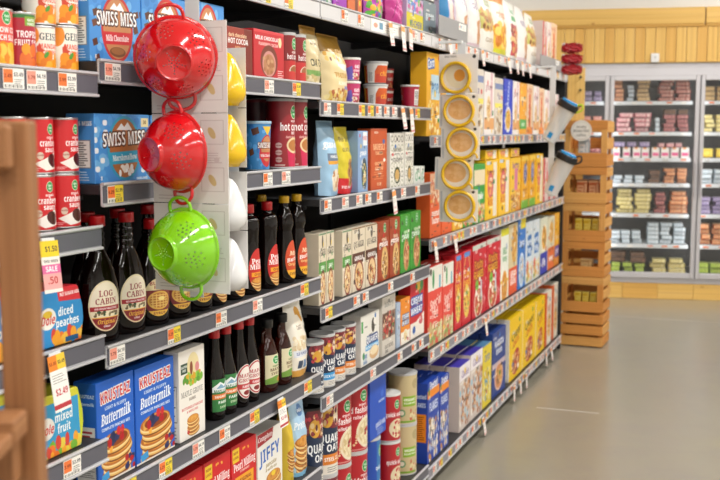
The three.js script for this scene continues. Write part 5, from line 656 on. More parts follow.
function build(K, t, w, h, d) {
  const id = [K.front || K.a, w, h, d].join();
  if (K.shape === 'can') {
    const r = w / 2, a = arts[K.a];
    mesh('can_body', cached('can' + id, () => lathe([[0.0001, 0.002], [r - 0.003, 0.002], [r, 0], [r, 0.003], [r - 0.0012, 0.005], [r - 0.0012, h - 0.005], [r, h - 0.003], [r, h], [r - 0.002, h], [r - 0.003, h - 0.004], [0.0001, h - 0.004]], 36)), M.tin, t);
    mesh('paper_label', cached('cl' + id, () => sleeveGeo(r - 0.0006, r - 0.0006, 0.0045, h - 0.0045, a)), paper(a.page, 0.35), t);
  } else if (K.shape === 'tub') {
    const r = w / 2, a = arts[K.a];
    mesh('canister_body', cached('tb' + id, () => sleeveGeo(r - 0.001, r - 0.001, 0.001, h - 0.006, a)), paper(a.page, 0.35), t);
    mesh('lid', cached('tl' + id, () => lathe([[r - 0.001, h - 0.009], [r, h - 0.009], [r, h - 0.001], [r - 0.001, h], [r - 0.005, h], [r - 0.006, h - 0.003], [0.0001, h - 0.003]], 36)), M[K.lid], t);
    mesh('base_rim', cached('tr' + id, () => lathe([[0.0001, 0.002], [r - 0.001, 0], [r, 0.001], [r, 0.005], [r - 0.001, 0.006]], 36)), M.lidGrey, t);
  } else if (K.shape === 'cup') {
    const r1 = w / 2 - 0.002, r0 = r1 * 0.86, a = arts[K.a];
    mesh('cup_body', cached('cb' + id, () => sleeveGeo(r0, r1, 0.001, h - 0.006, a)), paper(a.page, 0.35), t);
    mesh('lid', cached('ci' + id, () => lathe([[r1, h - 0.008], [r1 + 0.002, h - 0.008], [r1 + 0.002, h - 0.001], [r1, h], [r1 - 0.004, h - 0.002], [0.0001, h - 0.002]], 36)), M[K.lid], t);
    mesh('base_rim', cached('cr' + id, () => lathe([[0.0001, 0.001], [r0, 0], [r0 + 0.0006, 0.004]], 36)), M[K.lid], t);
  } else bottle(t, w, h, d, K.b);
}
for (const [key, list] of Object.entries(LAYOUT)) {
  const [kind, at] = key.split('@'), K = KINDS[kind]; if (!K) { console.log('no kind ' + kind); continue; }
  const many = shelvesOf[kind].length > 1, label = K.label + (many ? ' ' + onShelf[at] : '');
  const group = list.length > 1 ? label.split(' ').slice(0, 9).join(' ') : undefined, rz = ranks(list, 2, 0.012, -1), rx = ranks(list, 0, 0.045, -1), ry_ = ranks(list, 1, 0.02, 1);
  const own = ([x, y, z]) => { const iz = rz.findIndex((e) => Math.abs(e - z) < 0.012), ix = rx.findIndex((e) => Math.abs(e - x) < 0.045), iy = ry_.findIndex((e) => Math.abs(e - y) < 0.02), s = [];
    if (ry_.length > 1) s.push(ry_.length === 2 ? ['lower', 'upper'][iy] : ['lowest', 'middle', 'topmost'][iy]); if (rx.length > 1) s.push(['front row', 'second row', 'back row'][ix]); if (rz.length > 1) s.push(nth[iz] + ' from the wooden stand');
    const full = label + (s.length ? ', ' + s.join(', ') : ''); return full.split(' ').length > 16 ? K.label + (s.length ? ', ' + s.join(', ') : '') : full; };
  const protos = {};
  for (const [x, y, z, w, h, d, ry = 0] of list) {
    const turn = ry + (K.turn || 0) + (K.shape === 'carton' ? rr(-0.02, 0.02) : rr(-0.12, 0.12));
    if (K.shape === 'carton') {
      const f = arts[K.front], s = A_(K.side, f.page, K.top), t = solid(K.top, f.page), id = [kind, w, h, d].join();
      const m = mesh(numbered(K.name), cached('bx' + id, () => (K.sleeve ? cupsGeo(w, h, d, f, t) : cartonGeo(w, h, d, f, s, t))), paper(f.page, 0.42), scene);
      m.position.set(x, y, z); m.rotation.y = turn * 0.5; tag(m, own([x, y, z]), K.category, group);
    } else if (K.shape === 'pouch') {
      const a = arts[K.a], g = thing(K.name, own([x, y, z]), K.category, x, y, z, turn * 0.4, group);
      mesh('pouch_body', cached('po' + [kind, w, h, d], () => pouchGeo(w, h, d, a, K.lean || -0.008)), paper(a.page, 0.33), g);
      mesh('top_seal', cached('ps' + [kind, w, h], () => { const q = pouchGeo(w, h, d, a, K.lean || -0.008); const b = bx(0.0016, 0.014, w * 0.985, (K.lean || -0.008) * 0.95, h - 0.006, 0); const uv = b.attributes.uv, p = b.attributes.position; for (let i = 0; i < uv.count; i++) uv.setXY(i, ...a.uv(0.5 - p.getZ(i) / w, 0.985)); q.dispose(); return b; }), paper(a.page, 0.33), g);
    } else {
      const id = [w, h, d].join();
      let g; if (protos[id]) { g = protos[id].clone(); g.name = numbered(K.name); g.position.set(x, y, z); g.userData = { ...protos[id].userData, label: own([x, y, z]) }; scene.add(g); g.rotation.y = turn; }
      else { g = thing(K.name, own([x, y, z]), K.category, x, y, z, turn, group); build(K, g, w, h, d); protos[id] = g; }
    }
  }
}
// ---------------------------------------------------------------- hanging price tags
const TAGS = [['sale', -1.642, 1.392, 0.103], ['price', -1.652, 1.161, 0.114], ['price', -2.687, 0.811, 0.082], ['s', -3.647, 2.01, 0.084], ['s', -3.79, 2.01, 0.095], ['s', -3.887, 2.01, 0.082], ['s', -3.794, 1.697, 0.081], ['s', -3.899, 1.697, 0.095], ['s', -3.692, 1.38, 0.089], ['s', -4.43, 2.01, 0.087], ['s', -5.014, 2.01, 0.078], ['s', -5.579, 2.01, 0.086], ['s', -5.777, 2.01, 0.078], ['s', -5.934, 2.01, 0.08], ['s', -6.128, 2.01, 0.083], ['s', -4.24, 1.127, 0.087], ['s', -4.544, 1.127, 0.08], ['s', -5.143, 0.636, 0.09], ['s', -5.127, 0.104, 0.09], ['s', -5.859, 0.104, 0.088], ['s', -6.021, 0.104, 0.082], ['s', -6.193, 0.104, 0.088], ['s', -6.833, 0.104, 0.085], ['s', -7.012, 0.104, 0.087]];
const tagWhere = (y) => (y > 1.95 ? 'top shelf rail' : y > 1.6 ? 'rail under the cups' : y > 1.3 ? 'muesli shelf rail' : y > 1 ? 'rail below the egg rings' : y > 0.5 ? 'second cereal shelf rail' : 'bottom shelf rail');
const tagCount = {};
for (const [kind, z, y, h] of TAGS) {
  const sale = kind === 'sale', big = kind === 'price', art_ = sale ? 'hang_sale' : big ? 'hang_price' : 'hang_small';
  const where = sale ? 'yellow and pink sale tag hanging below the cranberry cans' : big ? (z > -2 ? 'white and orange price tag hanging below the peach cups' : 'white and orange price tag hanging over the pancake mix boxes') : 'narrow pale tag hanging from the ' + tagWhere(y);
  const rank = tagCount[tagWhere(y)] = (tagCount[tagWhere(y)] ?? -1) + (sale || big ? 0 : 1);
  const w = sale ? 0.055 : big ? 0.052 : 0.04;
  const t = thing('hanging_tag', where + (sale || big ? '' : ', ' + (nth[rank] || 'last') + ' from the wooden stand'), 'price tag', FRONT + 0.0155, y - 0.006, z, 0, sale || big ? undefined : 'tags on the ' + tagWhere(y));
  tagMesh(art_, w, h, t, 0.004, -h / 2, 0, 0, 'tag_card'); mesh('clip', bx(0.004, 0.01, w * 0.7, 0.002, 0.001, 0, 0.001), M.tagClip, t);
  t.rotation.z = 0.05 + rnd() * 0.1; t.rotation.x = (rnd() - 0.5) * 0.3;
}

// ---------------------------------------------------------------- clip strip of colanders
function cardGeo(w, h, key) { const r = arts[key], g = new THREE.BoxGeometry(w, h, 0.0016).toNonIndexed(), p = g.attributes.position, uv = g.attributes.uv; for (let i = 0; i < p.count; i++) uv.setXY(i, ...r.uv(0.5 + p.getX(i) / w, 0.5 + p.getY(i) / h)); g.clearGroups(); return g; }
function colanderGeo() {
  const R0 = 0.087, H0 = 0.08, out = [], inn = [];
  for (let i = 0; i <= 18; i++) { const a = i / 18 * Math.PI * 0.36; const k = Math.sin(a) / Math.sin(Math.PI * 0.36); out.push([R0 * (1 - 0.56 * Math.pow(k, 2.2) - 0.0 * k), 0.006 + (H0 - 0.006) * k]); }
  for (const [r, y] of [...out].reverse()) inn.push([r - 0.0022, y - 0.0012]);
  const prof = [[R0 + 0.005, 0], [R0 + 0.006, 0.003], [R0 + 0.003, 0.006], ...out, [0.039, H0 + 0.007], [0.0345, H0 + 0.008], [0.033, H0 + 0.001], [0.0001, H0 + 0.001], [0.0001, H0 - 0.002], ...inn, [R0 - 0.003, 0], [R0 + 0.005, 0]];
  const shell = lathe(prof, 64, 0); const holes = [];
  const at = (phi, k) => { const i = Math.min(17, Math.floor(k * 18)), [r0, y0] = out[i], [r1, y1] = out[i + 1], f = k * 18 - i; const r = r0 + (r1 - r0) * f, y = y0 + (y1 - y0) * f, n = new THREE.Vector2(y1 - y0, r0 - r1).normalize(); return [new THREE.Vector3(Math.sin(phi) * r, y, Math.cos(phi) * r), new THREE.Vector3(Math.sin(phi) * n.x, n.y, Math.cos(phi) * n.x)]; };
  const drill = (p, n, r = 0.0021) => { const g = new THREE.CylinderGeometry(r, r, 0.016, 7); g.applyQuaternion(new THREE.Quaternion().setFromUnitVectors(new THREE.Vector3(0, 1, 0), n)); g.translate(p.x, p.y, p.z); holes.push(g); };
  for (let c = 0; c < 6; c++) { const phi = c / 6 * 6.2832 + 0.3; for (const [ring_, n] of [[0, 1], [0.0095, 6], [0.019, 9]]) for (let i = 0; i < n; i++) { const a = i / n * 6.2832 + ring_ * 40; const [p, nn] = at(phi + Math.cos(a) * ring_ / 0.072, 0.55 + Math.sin(a) * ring_ / 0.088); drill(p, nn); } }
  for (let i = 0; i < 5; i++) for (let j = 1; j < 5; j++) { const a = i / 5 * 6.2832; drill(new THREE.Vector3(Math.sin(a) * j * 0.006, H0, Math.cos(a) * j * 0.006), new THREE.Vector3(0, 1, 0), 0.0017); }
  for (let i = 0; i < 5; i++) { const a = (i + 0.5) / 5 * 6.2832; drill(new THREE.Vector3(Math.sin(a) * 0.011, H0, Math.cos(a) * 0.011), new THREE.Vector3(0, 1, 0), 0.0017); }
  const A = new Brush(shell), B = new Brush(merge(holes)); A.updateMatrixWorld(); B.updateMatrixWorld();
  let g = shell; try { const ev = new Evaluator(); ev.attributes = ['position', 'normal', 'uv']; ev.useGroups = false; g = ev.evaluate(A, B, SUBTRACTION).geometry; } catch (e) { console.log('csg ' + e.message); }
  g.clearGroups(); g.rotateX(Math.PI / 2); return g;
}
const bowlGeo = colanderGeo();
const loopGeo = tube([[-0.03, 0.082, 0.004], [-0.027, 0.103, 0.006], [-0.012, 0.114, 0.008], [0.012, 0.114, 0.008], [0.027, 0.103, 0.006], [0.03, 0.082, 0.004]], 0.0042, 24);
const colCard = cardGeo(0.2, 0.203, 'card_colander');
const stripZ = -2.03;
for (const [mat, label, x, y, turn, tilt, cy] of [[M.redPlastic, 'red plastic colander facing straight out, uppermost on the strip', -1.212, 1.764, 0.5, 0.2, 1.745], [M.redPlastic, 'red plastic colander turned sideways between the red and green ones', -1.207, 1.556, -0.32, 0.05, 1.54], [M.greenPlastic, 'lime green plastic colander, lowest on the strip', -1.192, 1.34, -0.16, 0.04, 1.335]]) {
  const t = thing('colander', label, 'colander', x, y, stripZ + 0.045);
  const b = mesh('bowl', bowlGeo, mat, t); b.rotation.set(tilt, turn, 0, 'YXZ');
  for (const s of [0, Math.PI]) { const q = mesh('handle', loopGeo, mat, b); q.rotation.z = s + 0.12; }
  const c = mesh('backing_card', colCard, paper(arts.card_colander.page, 0.4), t); c.position.set(-1.207 - x, cy - y, -0.045); c.rotation.y = -0.03;
}
{ const t = thing('clip_strip', 'clear plastic clip strip holding the three colanders', 'clip strip', -1.2, 1.22, stripZ - 0.008);
  mesh('strip', bx(0.036, 0.76, 0.0016, 0, 0.38, 0), M.tagClip, t); mesh('hanger_arm', bx(0.11, 0.012, 0.02, -0.05, 0.762, 0, 0.002), M.tagClip, t); }
// teardrop gadgets on the next strip
const tearGeo = lathe([[0.0001, 0], [0.026, 0], [0.029, 0.008], [0.039, 0.014], [0.0445, 0.028], [0.0445, 0.042], [0.039, 0.064], [0.03, 0.09], [0.018, 0.116], [0.008, 0.129], [0.0001, 0.132]], 28);
const tearCard = cardGeo(0.085, 0.15, 'card_plain');
[[1.665, 'yellowPlastic', 'yellow', 'upper'], [1.513, 'yellowPlastic', 'yellow', 'lower'], [1.352, 'whitePlastic', 'white', 'upper'], [1.2, 'whitePlastic', 'white', 'lower']].forEach(([y, m, c, pos]) => {
  const t = thing('citrus_keeper', c + ' teardrop-shaped plastic gadget behind the colanders, the ' + pos + ' ' + c + ' one', 'kitchen gadget', -1.243, y, -2.28);
  mesh('shell', tearGeo, M[m], t); const k = mesh('backing_card', tearCard, paper(arts.card_plain.page, 0.4), t); k.position.set(-0.018, 0.072, -0.048);
});
{ const t = thing('clip_strip', 'clear plastic clip strip holding the teardrop gadgets', 'clip strip', -1.262, 1.2, -2.338); mesh('strip', bx(0.03, 0.53, 0.0016, 0, 0.265, 0), M.tagClip, t); mesh('hanger_arm', bx(0.04, 0.012, 0.02, -0.022, 0.53, 0, 0.002), M.tagClip, t); }
// egg rings
const ringGeo = new THREE.TorusGeometry(0.062, 0.0075, 12, 40).scale(1, 1, 1.5);
const eggNames = ['with a printed fried egg, uppermost', 'second from the top of the strip', 'in the middle of the strip', 'second from the bottom of the strip', 'lowest on the strip'];
[[-1.216, 1.83], [-1.2, 1.689], [-1.186, 1.551], [-1.207, 1.42], [-1.192, 1.282]].forEach(([x, y], i) => {
  const t = thing('egg_ring', 'yellow silicone egg ring on a white card, ' + eggNames[i], 'egg ring', x, y, -4.25);
  const key = i ? 'card_ring' : 'card_egg', c = mesh('backing_card', cardGeo(0.172, i ? 0.142 : 0.165, key), paper(arts[key].page, 0.4), t); c.position.set([0.008, -0.006, -0.012, -0.018, -0.012][i], i ? 0.0 : 0.018, -0.0025 * i - 0.002); c.rotation.z = [0, 0, 0.01, -0.02, 0.01][i];
  const r = mesh('ring', ringGeo, M.silicone, t); r.position.z = 0.0135; r.rotation.y = [0, 0.1, 0.18, 0.05, 0.12][i]; mesh('handle', tube([[0.052, -0.036, 0.012], [0.066, -0.05, 0.014], [0.07, -0.062, 0.012]], 0.0045, 10), M.silicone, t);
});
{ const t = thing('clip_strip', 'clear plastic clip strip holding the egg rings', 'clip strip', -1.2, 1.21, -4.27); mesh('strip', bx(0.036, 0.77, 0.0016, 0, 0.385, 0), M.tagClip, t); mesh('hanger_arm', bx(0.11, 0.012, 0.02, -0.05, 0.772, 0, 0.002), M.tagClip, t); }
// shaker bottles at the far end
[[-1.098, 1.757, -0.5, 'upper'], [-1.098, 1.44, -0.42, 'lower']].forEach(([x, y, tilt, pos]) => {
  const t = thing('shaker_bottle', 'clear shaker bottle with black and blue lid, the ' + pos + ' one hanging by the last bay', 'bottle', x, y, -6.3); t.rotation.z = tilt; t.scale.setScalar(0.93);
  mesh('bottle_body', lathe([[0.0001, -0.26], [0.04, -0.26], [0.047, -0.25], [0.062, -0.04], [0.064, -0.012]], 32), M.clearPlastic, t);
  mesh('lid', lathe([[0.066, -0.02], [0.072, -0.018], [0.072, 0.018], [0.068, 0.024], [0.0001, 0.024]], 32), M.lidBlack, t);
  mesh('lid_top', lathe([[0.056, 0.0245], [0.056, 0.034], [0.052, 0.038], [0.0001, 0.038]], 32), M.lidBlue, t);
  mesh('print', new THREE.CylinderGeometry(0.0512, 0.0498, 0.04, 20, 1, true, -0.3, 0.6).translate(0, -0.215, 0), M.lidBlue, t);
  mesh('carry_loop', tube([[0.05, 0.03, 0], [0.08, 0.05, 0], [0.095, 0.02, 0], [0.07, -0.012, 0]], 0.006, 16), pos === 'lower' ? M.lidBlack : M.lime, t);
});
{ const t = thing('clip_strip', 'white clip strip from which the shaker bottles hang', 'clip strip', -1.205, 1.2, -6.372); mesh('strip', bx(0.036, 0.805, 0.003, 0, 0.4025, 0), M.tagClip, t); mesh('hanger_arm', bx(0.11, 0.012, 0.02, -0.047, 0.8, 0, 0.002), M.tagClip, t); for (const y of [0.56, 0.245]) mesh('hook', bx(0.1, 0.006, 0.008, 0.05, y, 0.004, 0.001), M.tagClip, t); }
// grey sign holders on the top shelf
for (const [z, L, h, label] of [[-4.49, 0.46, 0.085, 'grey sign holder in front of the top shelf pouches'], [-6.8, 0.7, 0.07, 'grey sign holder at the far end of the top shelf']]) {
  const t = thing('sign_holder', label, 'sign holder', FRONT + 0.02, 2.016, z); mesh('plate', bx(0.004, h, L, 0, h / 2, 0, 0.001), M.signGrey, t); mesh('foot', bx(0.03, 0.004, L, -0.012, 0.002, 0), M.signGrey, t); tagMesh('price_white', 0.12, 0.03, t, 0.003, h - 0.022, -L * 0.3, 0, 'tag_card');
}

// ---------------------------------------------------------------- stacked wooden crates at the end of the aisle
const CRATE = { x: -1.185, z: -7.755, turn: -0.03 };
function crate(y0, y1, label, slatted) {
  const h = y1 - y0 - 0.004, w = 0.315, d = 0.3, t = thing('wooden_crate', label, 'crate', CRATE.x, y0, CRATE.z, CRATE.turn + (rnd() - 0.5) * 0.03), B = (ww, hh, dd, x, y, z) => mesh('board', bx(ww, hh, dd, x, y, z, 0.002, rnd() * 3, rnd() * 3), rnd() < 0.5 ? M.crate : M.crateB, t);
  if (slatted) { for (let k = 0; k < 3; k++) { const hh = 0.068, y = 0.042 + k * 0.084; B(w, hh, 0.014, 0, y, d / 2 - 0.007); B(w, hh, 0.014, 0, y, -d / 2 + 0.007); for (const s of [-1, 1]) B(0.014, hh, d - 0.03, s * (w / 2 - 0.007), y, 0); } }
  else {
    B(w, h * 0.3, 0.014, 0, h * 0.15, d / 2 - 0.007); B(w, h * 0.2, 0.014, 0, h * 0.9, d / 2 - 0.007);
    for (const s of [-1, 1]) B(0.045, h * 0.495, 0.014, s * (w / 2 - 0.0235), h * 0.55, d / 2 - 0.007);
    for (const s of [-1, 1]) for (const f of [0.14, 0.5, 0.86]) B(0.014, h * 0.24, d - 0.03, s * (w / 2 - 0.007), h * f, 0);
    for (const f of [0.14, 0.5, 0.86]) B(w, h * 0.24, 0.014, 0, h * f, -d / 2 + 0.007);
  }
  for (const s of [-1, 1]) for (const q of [-1, 1]) mesh('corner_post', bx(0.02, h, 0.02, s * (w / 2 - 0.026), h / 2, q * (d / 2 - 0.026), 0.002, rnd(), rnd()), M.crateB, t);
  B(w - 0.03, 0.012, d - 0.03, 0, slatted ? 0.012 : 0.008, 0);
  return t;
}
const crateNames = ['slatted wooden crate at the foot of the crate stack', 'open-fronted wooden crate, first above the slatted one', 'open-fronted wooden crate, second above the slatted one', 'open-fronted wooden crate in the middle of the stack', 'open-fronted wooden crate just under the topmost one', 'topmost open-fronted wooden crate behind the round sign'];
const crateY = [[0, 0.264], [0.264, 0.53], [0.53, 0.792], [0.792, 1.076], [1.076, 1.345], [1.345, 1.69]];
crateY.forEach(([a, b], i) => crate(a, b, crateNames[i], i === 0));
const inCrate = (lx, ly, lz) => { const c = Math.cos(CRATE.turn), s = Math.sin(CRATE.turn); return [CRATE.x + lx * c + lz * s, ly, CRATE.z - lx * s + lz * c]; };
const packGeo = (w, h, d, key) => cached(['pk', w, h, d, key].join(), () => { const a = arts[key], g = new RoundedBoxGeometry(w, h, d, 1, 0.004), p = g.attributes.position, uv = g.attributes.uv; for (let i = 0; i < p.count; i++) uv.setXY(i, ...a.uv(Math.min(1, Math.max(0, 0.5 + p.getX(i) / w)), Math.min(1, Math.max(0, 0.5 + p.getY(i) / h)))); g.clearGroups(); g.translate(0, h / 2, 0); return g; });
for (const [lv, key, n, w, h, label] of [[1, 'pack_sun', 3, 0.05, 0.125, 'yellow snack packet in the crate above the slatted one'], [2, 'pack_tan', 1, 0.09, 0.11, 'tan packet in the second open crate'], [3, 'pack_sun', 3, 0.055, 0.15, 'yellow snack packet in the middle crate'], [4, 'pack_orange', 2, 0.08, 0.15, 'orange snack packet in the crate under the topmost'], [5, 'pack_ice', 1, 0.08, 0.2, 'white packet in the topmost crate']])
  for (let i = 0; i < n; i++) { const [x, y, z] = inCrate((i - (n - 1) / 2) * (w + 0.008) + (lv === 5 ? -0.03 : 0.01), crateY[lv][0] + 0.015, 0.04); const m = mesh(numbered('snack_packet'), packGeo(w, h, 0.05, key), paper(arts[key].page, 0.4), scene); m.position.set(x, y, z); m.rotation.y = CRATE.turn; tag(m, label + (n > 1 ? ', ' + nth[i] + ' from the shelving' : ''), 'packet', n > 1 ? label : undefined); }
{ const [x, y, z] = inCrate(-0.03, 1.61, 0.168); const t = thing('round_sign', 'round white paper sign hanging on the topmost crate', 'sign', x, y, z, CRATE.turn); const a = arts.sign_round, g = new THREE.CylinderGeometry(0.076, 0.076, 0.003, 32).rotateX(Math.PI / 2), p = g.attributes.position, uv = g.attributes.uv; for (let i = 0; i < p.count; i++) uv.setXY(i, ...a.uv(0.5 + p.getX(i) / 0.152, 0.5 + p.getY(i) / 0.152)); g.clearGroups(); mesh('disc', g, paper(a.page, 0.6), t); mesh('string', tube([[-0.01, 0.072, -0.002], [0, 0.085, -0.006], [0.01, 0.072, -0.002]], 0.001, 8), M.signGrey, t); }
{ const t = thing('display_board', 'tall pine board with black pegs rising behind the crates', 'display board', -1.335, 0, -8.02, 0.2); mesh('board', bx(0.13, 2.09, 0.025, 0, 1.045, 0, 0.003), M.pine, t); mesh('foot', bx(0.16, 0.04, 0.2, 0, 0.02, -0.05, 0.003), M.pine, t); for (const y of [1.8, 1.92, 2.02]) mesh('peg', new THREE.CylinderGeometry(0.009, 0.009, 0.04, 10).rotateX(Math.PI / 2).translate(0.03, y, 0.03), M.capBlack, t); }
const puffGeo = new THREE.SphereGeometry(0.5, 36, 24); { const p = puffGeo.attributes.position; for (let i = 0; i < p.count; i++) { const x = p.getX(i), y = p.getY(i), z = p.getZ(i); p.setXYZ(i, Math.sign(x) * Math.pow(Math.abs(x) * 2, 0.55) * 0.075, Math.sign(y) * Math.pow(Math.abs(y) * 2, 0.6) * 0.032 + Math.sin(x * 31 + z * 9) * 0.006, z * 0.06 + Math.sin(x * 19 + y * 27) * 0.009); } puffGeo.computeVertexNormals(); }
M.redFoil = phys(0xb0202c, 0.3, { clearcoat: 0.4 });
[2.185, 2.11, 2.035].forEach((y, i) => { const t = thing('hanging_packet', 'crumpled red foil packet above the crates, ' + ['uppermost', 'middle', 'lowest'][i] + ' of three', 'packet', -1.25, y, -7.3, 0.3, 'red packets above the crates'); mesh('packet_body', puffGeo, M.redFoil, t); mesh('hang_tab', bx(0.02, 0.03, 0.002, -0.06, 0.02, 0, 0.0005), M.tagClip, t); });
{ const t = thing('display_hook', 'thin steel hook carrying the red foil packets', 'hook', -1.3, 2.03, -7.34); mesh('wire', tube([[0, 0, 0], [0.02, 0.08, 0], [0.025, 0.16, 0], [0.06, 0.19, 0.0]], 0.003, 16), M.tin, t); }

// ---------------------------------------------------------------- wooden stand close to the camera
{ const t = thing('wooden_stand', 'brown wooden display stand with square post beside the canned fruit', 'display stand', -0.7205, 0, -0.862, 0.42);
  const P = (w, h, d, x, y, z, n) => mesh(n, bx(w, h, d, x, y, z, 0.004, rnd() * 3, rnd() * 3), M.post, t);
  for (const x of [0, -0.42]) for (const z of [0, 0.34]) P(0.036, 1.612, 0.036, x, 0.806, z, 'post');
  for (const z of [0.012, 0.352]) { P(0.43, 0.045, 0.022, -0.21, 1.585, z + 0.021, 'top_rail'); }
  for (const y of [1.3, 0.86, 0.42]) { P(0.44, 0.026, 0.05, -0.21, y, 0.048, 'shelf_rail'); for (let k = 0; k < 4; k++) P(0.44, 0.016, 0.055, -0.21, y - 0.004, 0.105 + k * 0.062, 'slat'); P(0.026, 0.05, 0.03, -0.012, y - 0.038, 0.034, 'block'); }
}

// ---------------------------------------------------------------- glass-door freezers along the back wall
const DOORS = [-0.93, -0.105, 0.72, 1.545], PITCH = 0.825, FD = 0.8;
{ const f = wallThing('freezer_case', 'long grey upright freezer case with glass doors on the back wall', 'freezer', 0.3075, 0, 0), L = PITCH * 4, Bm = (n, w, h, d, x, y, z, m, r = 0.002) => mesh(n, bx(w, h, d, x, y, z, r), m, f);
  Bm('top_cap', L, 0.04, FD - 0.04, 0, 2.225, -FD / 2 - 0.02, M.alu); Bm('header', L, 0.075, 0.06, 0, 2.167, -0.07, M.alu); Bm('sill', L, 0.045, 0.07, 0, 0.178, -0.075, M.alu);
  Bm('cabinet_back', L, 2.05, 0.03, 0, 1.18, -FD + 0.015, M.caseIn); Bm('cabinet_floor', L - 0.06, 0.03, FD - 0.1, 0, 0.21, -FD / 2 - 0.03, M.caseIn);
  for (const s of [-1, 1]) Bm('cabinet_end', 0.03, 2.05, FD - 0.07, s * (L / 2 - 0.015), 1.18, -FD / 2 - 0.02, M.alu);
  for (let i = 0; i < 10; i++) mesh('kick_board', bx(0.328, 0.152, 0.018, -L / 2 + 0.165 + i * 0.33, 0.077, -0.05, 0.002, rnd() * 3, rnd() * 3), i % 3 ? M.pine : M.pineB, f);
  for (let i = 0; i <= 4; i++) { const u = -L / 2 + i * PITCH, x = Math.min(L / 2 - 0.045, Math.max(-L / 2 + 0.045, u)); Bm('mullion', 0.05, 1.93, 0.04, x, 1.165, -0.07, M.alu);
    const strip = mesh('light_strip', bx(0.03, 1.7, 0.008, x, 1.17, -0.096), new THREE.MeshStandardMaterial({ color: 0xffffff, emissive: 0xf4f8ff, emissiveIntensity: 3 }), f);
    const l = new THREE.RectAreaLight(new THREE.Color(0.95, 0.98, 1.0), CASE_POWER, 0.05, 1.7); l.position.set(x, 1.17, -0.104); l.castShadow = true; f.add(l); }
}
DOORS.forEach((u, i) => { const n = ['behind the crates', 'in full view beside the crates', 'third along the freezer', 'last along the freezer'][i];
  const d = wallThing('freezer_door', 'grey-framed glass freezer door ' + n, 'freezer door', u, 0.205, 0), w = PITCH - 0.012, F = (nm, ww, hh, x, y, m = M.alu) => mesh(nm, bx(ww, hh, 0.035, x, y, -0.018, 0.004), m, d);
  for (const s of [-1, 1]) F('stile', 0.036, 1.92, s * (w / 2 - 0.018), 0.962); F('top_rail', w - 0.074, 0.045, 0, 1.9); F('bottom_rail', w - 0.074, 0.055, 0, 0.03);
  mesh('glass_pane', bx(w - 0.07, 1.83, 0.005, 0, 0.966, -0.02), M.glass, d);
  mesh('handle', bx(0.012, 0.32, 0.03, (i % 2 ? 1 : -1) * (w / 2 - 0.02), 0.95, 0.016, 0.004), M.alu, d);
});
const FSH = [1.895, 1.6, 1.35, 1.104, 0.808, 0.51], ordinal = ['top', 'second', 'third', 'fourth', 'fifth', 'sixth', 'lowest'];
for (const [k, u] of DOORS.entries()) { if (k > 2) continue; FSH.forEach((y, i) => { const t = wallThing('freezer_shelf', 'white wire freezer shelf, ' + ordinal[i] + ' behind the ' + ['left-hand-side crate-covered', 'fully visible', 'third'][k].replace('left-hand-side ', '') + ' glass door', 'freezer shelf', u, y, -0.42);
  mesh('deck', bx(PITCH - 0.09, 0.008, 0.42, 0, -0.004, 0), M.caseShelf, t); mesh('front_rail', bx(PITCH - 0.09, 0.034, 0.008, 0, -0.0185, 0.214, 0.001), M.caseShelf, t); for (let q = 0; q < 5; q++) { const m = mesh('price_label', bx(0.05, 0.024, 0.002, -0.3 + q * 0.145 + rr(-0.03, 0.03), -0.0185, 0.2195), paper(arts.price0.page, 0.5), t); const r = arts['price' + (q % 3)], uv = m.geometry.attributes.uv, p = m.geometry.attributes.position; for (let j = 0; j < uv.count; j++) uv.setXY(j, ...r.uv(((p.getX(j) + 10.025 + 0.3) % 0.05) / 0.05, (p.getY(j) + 0.0305) / 0.024)); } }); }
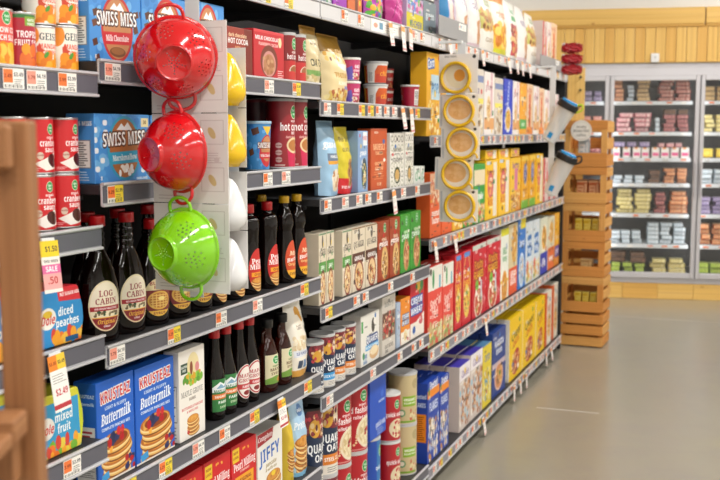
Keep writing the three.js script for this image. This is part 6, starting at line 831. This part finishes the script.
// packages: shelf, kind, from u, to u, number across, number high, height each
const words = { red: 'red', tan: 'tan', pink: 'pink', wine: 'wine red', cream: 'cream yellow', orange: 'orange', ice: 'icy white', lime: 'lime green', brown: 'brown', violet: 'violet', candy: 'white and pink striped', sun: 'bright yellow' };
const STOCK = [
  [0, 'orange', -0.47, -0.36, 1, 5, 0.04], [0, 'ice', -0.34, -0.27, 1, 4, 0.038], [0, 'tan', -0.25, -0.12, 1, 5, 0.04], [0, 'red', -0.05, 0.26, 2, 6, 0.035], [1, 'pink', -0.44, -0.1, 2, 4, 0.045], [1, 'ice', -0.08, -0.02, 1, 3, 0.045], [1, 'wine', 0.0, 0.25, 2, 4, 0.04], [1, 'brown', 0.0, 0.25, 2, 1, 0.05, 0.164],
  [2, 'candy', -0.47, 0.26, 8, 1, 0.1], [2, 'violet', -0.46, -0.1, 3, 1, 0.05, 0.102], [2, 'pink', -0.05, 0.2, 3, 1, 0.04, 0.102], [3, 'ice', -0.46, -0.15, 3, 2, 0.035], [3, 'brown', -0.12, 0.0, 1, 3, 0.04], [3, 'orange', 0.02, 0.25, 2, 4, 0.035],
  [4, 'cream', -0.42, -0.08, 2, 6, 0.038], [4, 'wine', -0.06, 0.06, 1, 5, 0.04], [4, 'orange', 0.08, 0.26, 1, 5, 0.042], [5, 'ice', -0.47, -0.16, 3, 3, 0.04], [5, 'ice', -0.12, 0.25, 3, 5, 0.04], [6, 'lime', -0.46, -0.12, 3, 2, 0.045], [6, 'brown', -0.46, -0.1, 2, 2, 0.05, 0.095], [6, 'cream', -0.08, 0.26, 2, 3, 0.045],
  [0, 'violet', -0.76, -0.57, 2, 2, 0.05], [1, 'red', -0.76, -0.57, 2, 3, 0.05], [2, 'wine', -0.76, -0.57, 1, 2, 0.05],
  [0, 'tan', 0.37, 0.6, 2, 3, 0.045], [1, 'cream', 0.37, 0.6, 2, 4, 0.04], [2, 'sun', 0.37, 0.6, 2, 1, 0.09], [3, 'ice', 0.37, 0.6, 2, 3, 0.045], [4, 'violet', 0.37, 0.6, 2, 4, 0.04], [5, 'orange', 0.37, 0.6, 2, 4, 0.05], [6, 'lime', 0.37, 0.6, 2, 2, 0.05], [1, 'pink', 0.64, 1.0, 2, 3, 0.05], [3, 'tan', 0.64, 1.0, 2, 3, 0.05], [5, 'ice', 0.64, 1.0, 2, 3, 0.05],
];
for (const [s, kind, u0, u1, n, high, h, lift = 0] of STOCK) { const w = (u1 - u0) / n - 0.014, base = (s < 6 ? FSH[s] + 0.0005 : 0.226) + lift, label = words[kind] + ' frozen food package on the ' + ordinal[s] + ' freezer shelf';
  for (let a = 0; a < n; a++) for (let b = 0; b < high; b++) { const wv = w * [0.8, 0.9, 1][Math.floor(rnd() * 3)], p = onWall(u0 + (a + 0.5) * (u1 - u0) / n + rr(-0.5, 0.5) * (w - wv + 0.006), base + b * (h + 0.001), -0.34 + rr(-0.03, 0.03)); const m = mesh(numbered('frozen_package'), packGeo(+wv.toFixed(3), h, 0.14, 'pack_' + kind), paper(arts['pack_' + kind].page, 0.35), scene); m.position.copy(p); m.rotation.y = WALL.rotation.y + rr(-0.05, 0.05) / (n > 2 ? 3 : 1); tag(m, label, 'package', label); } }

renderer.render(scene, camera);
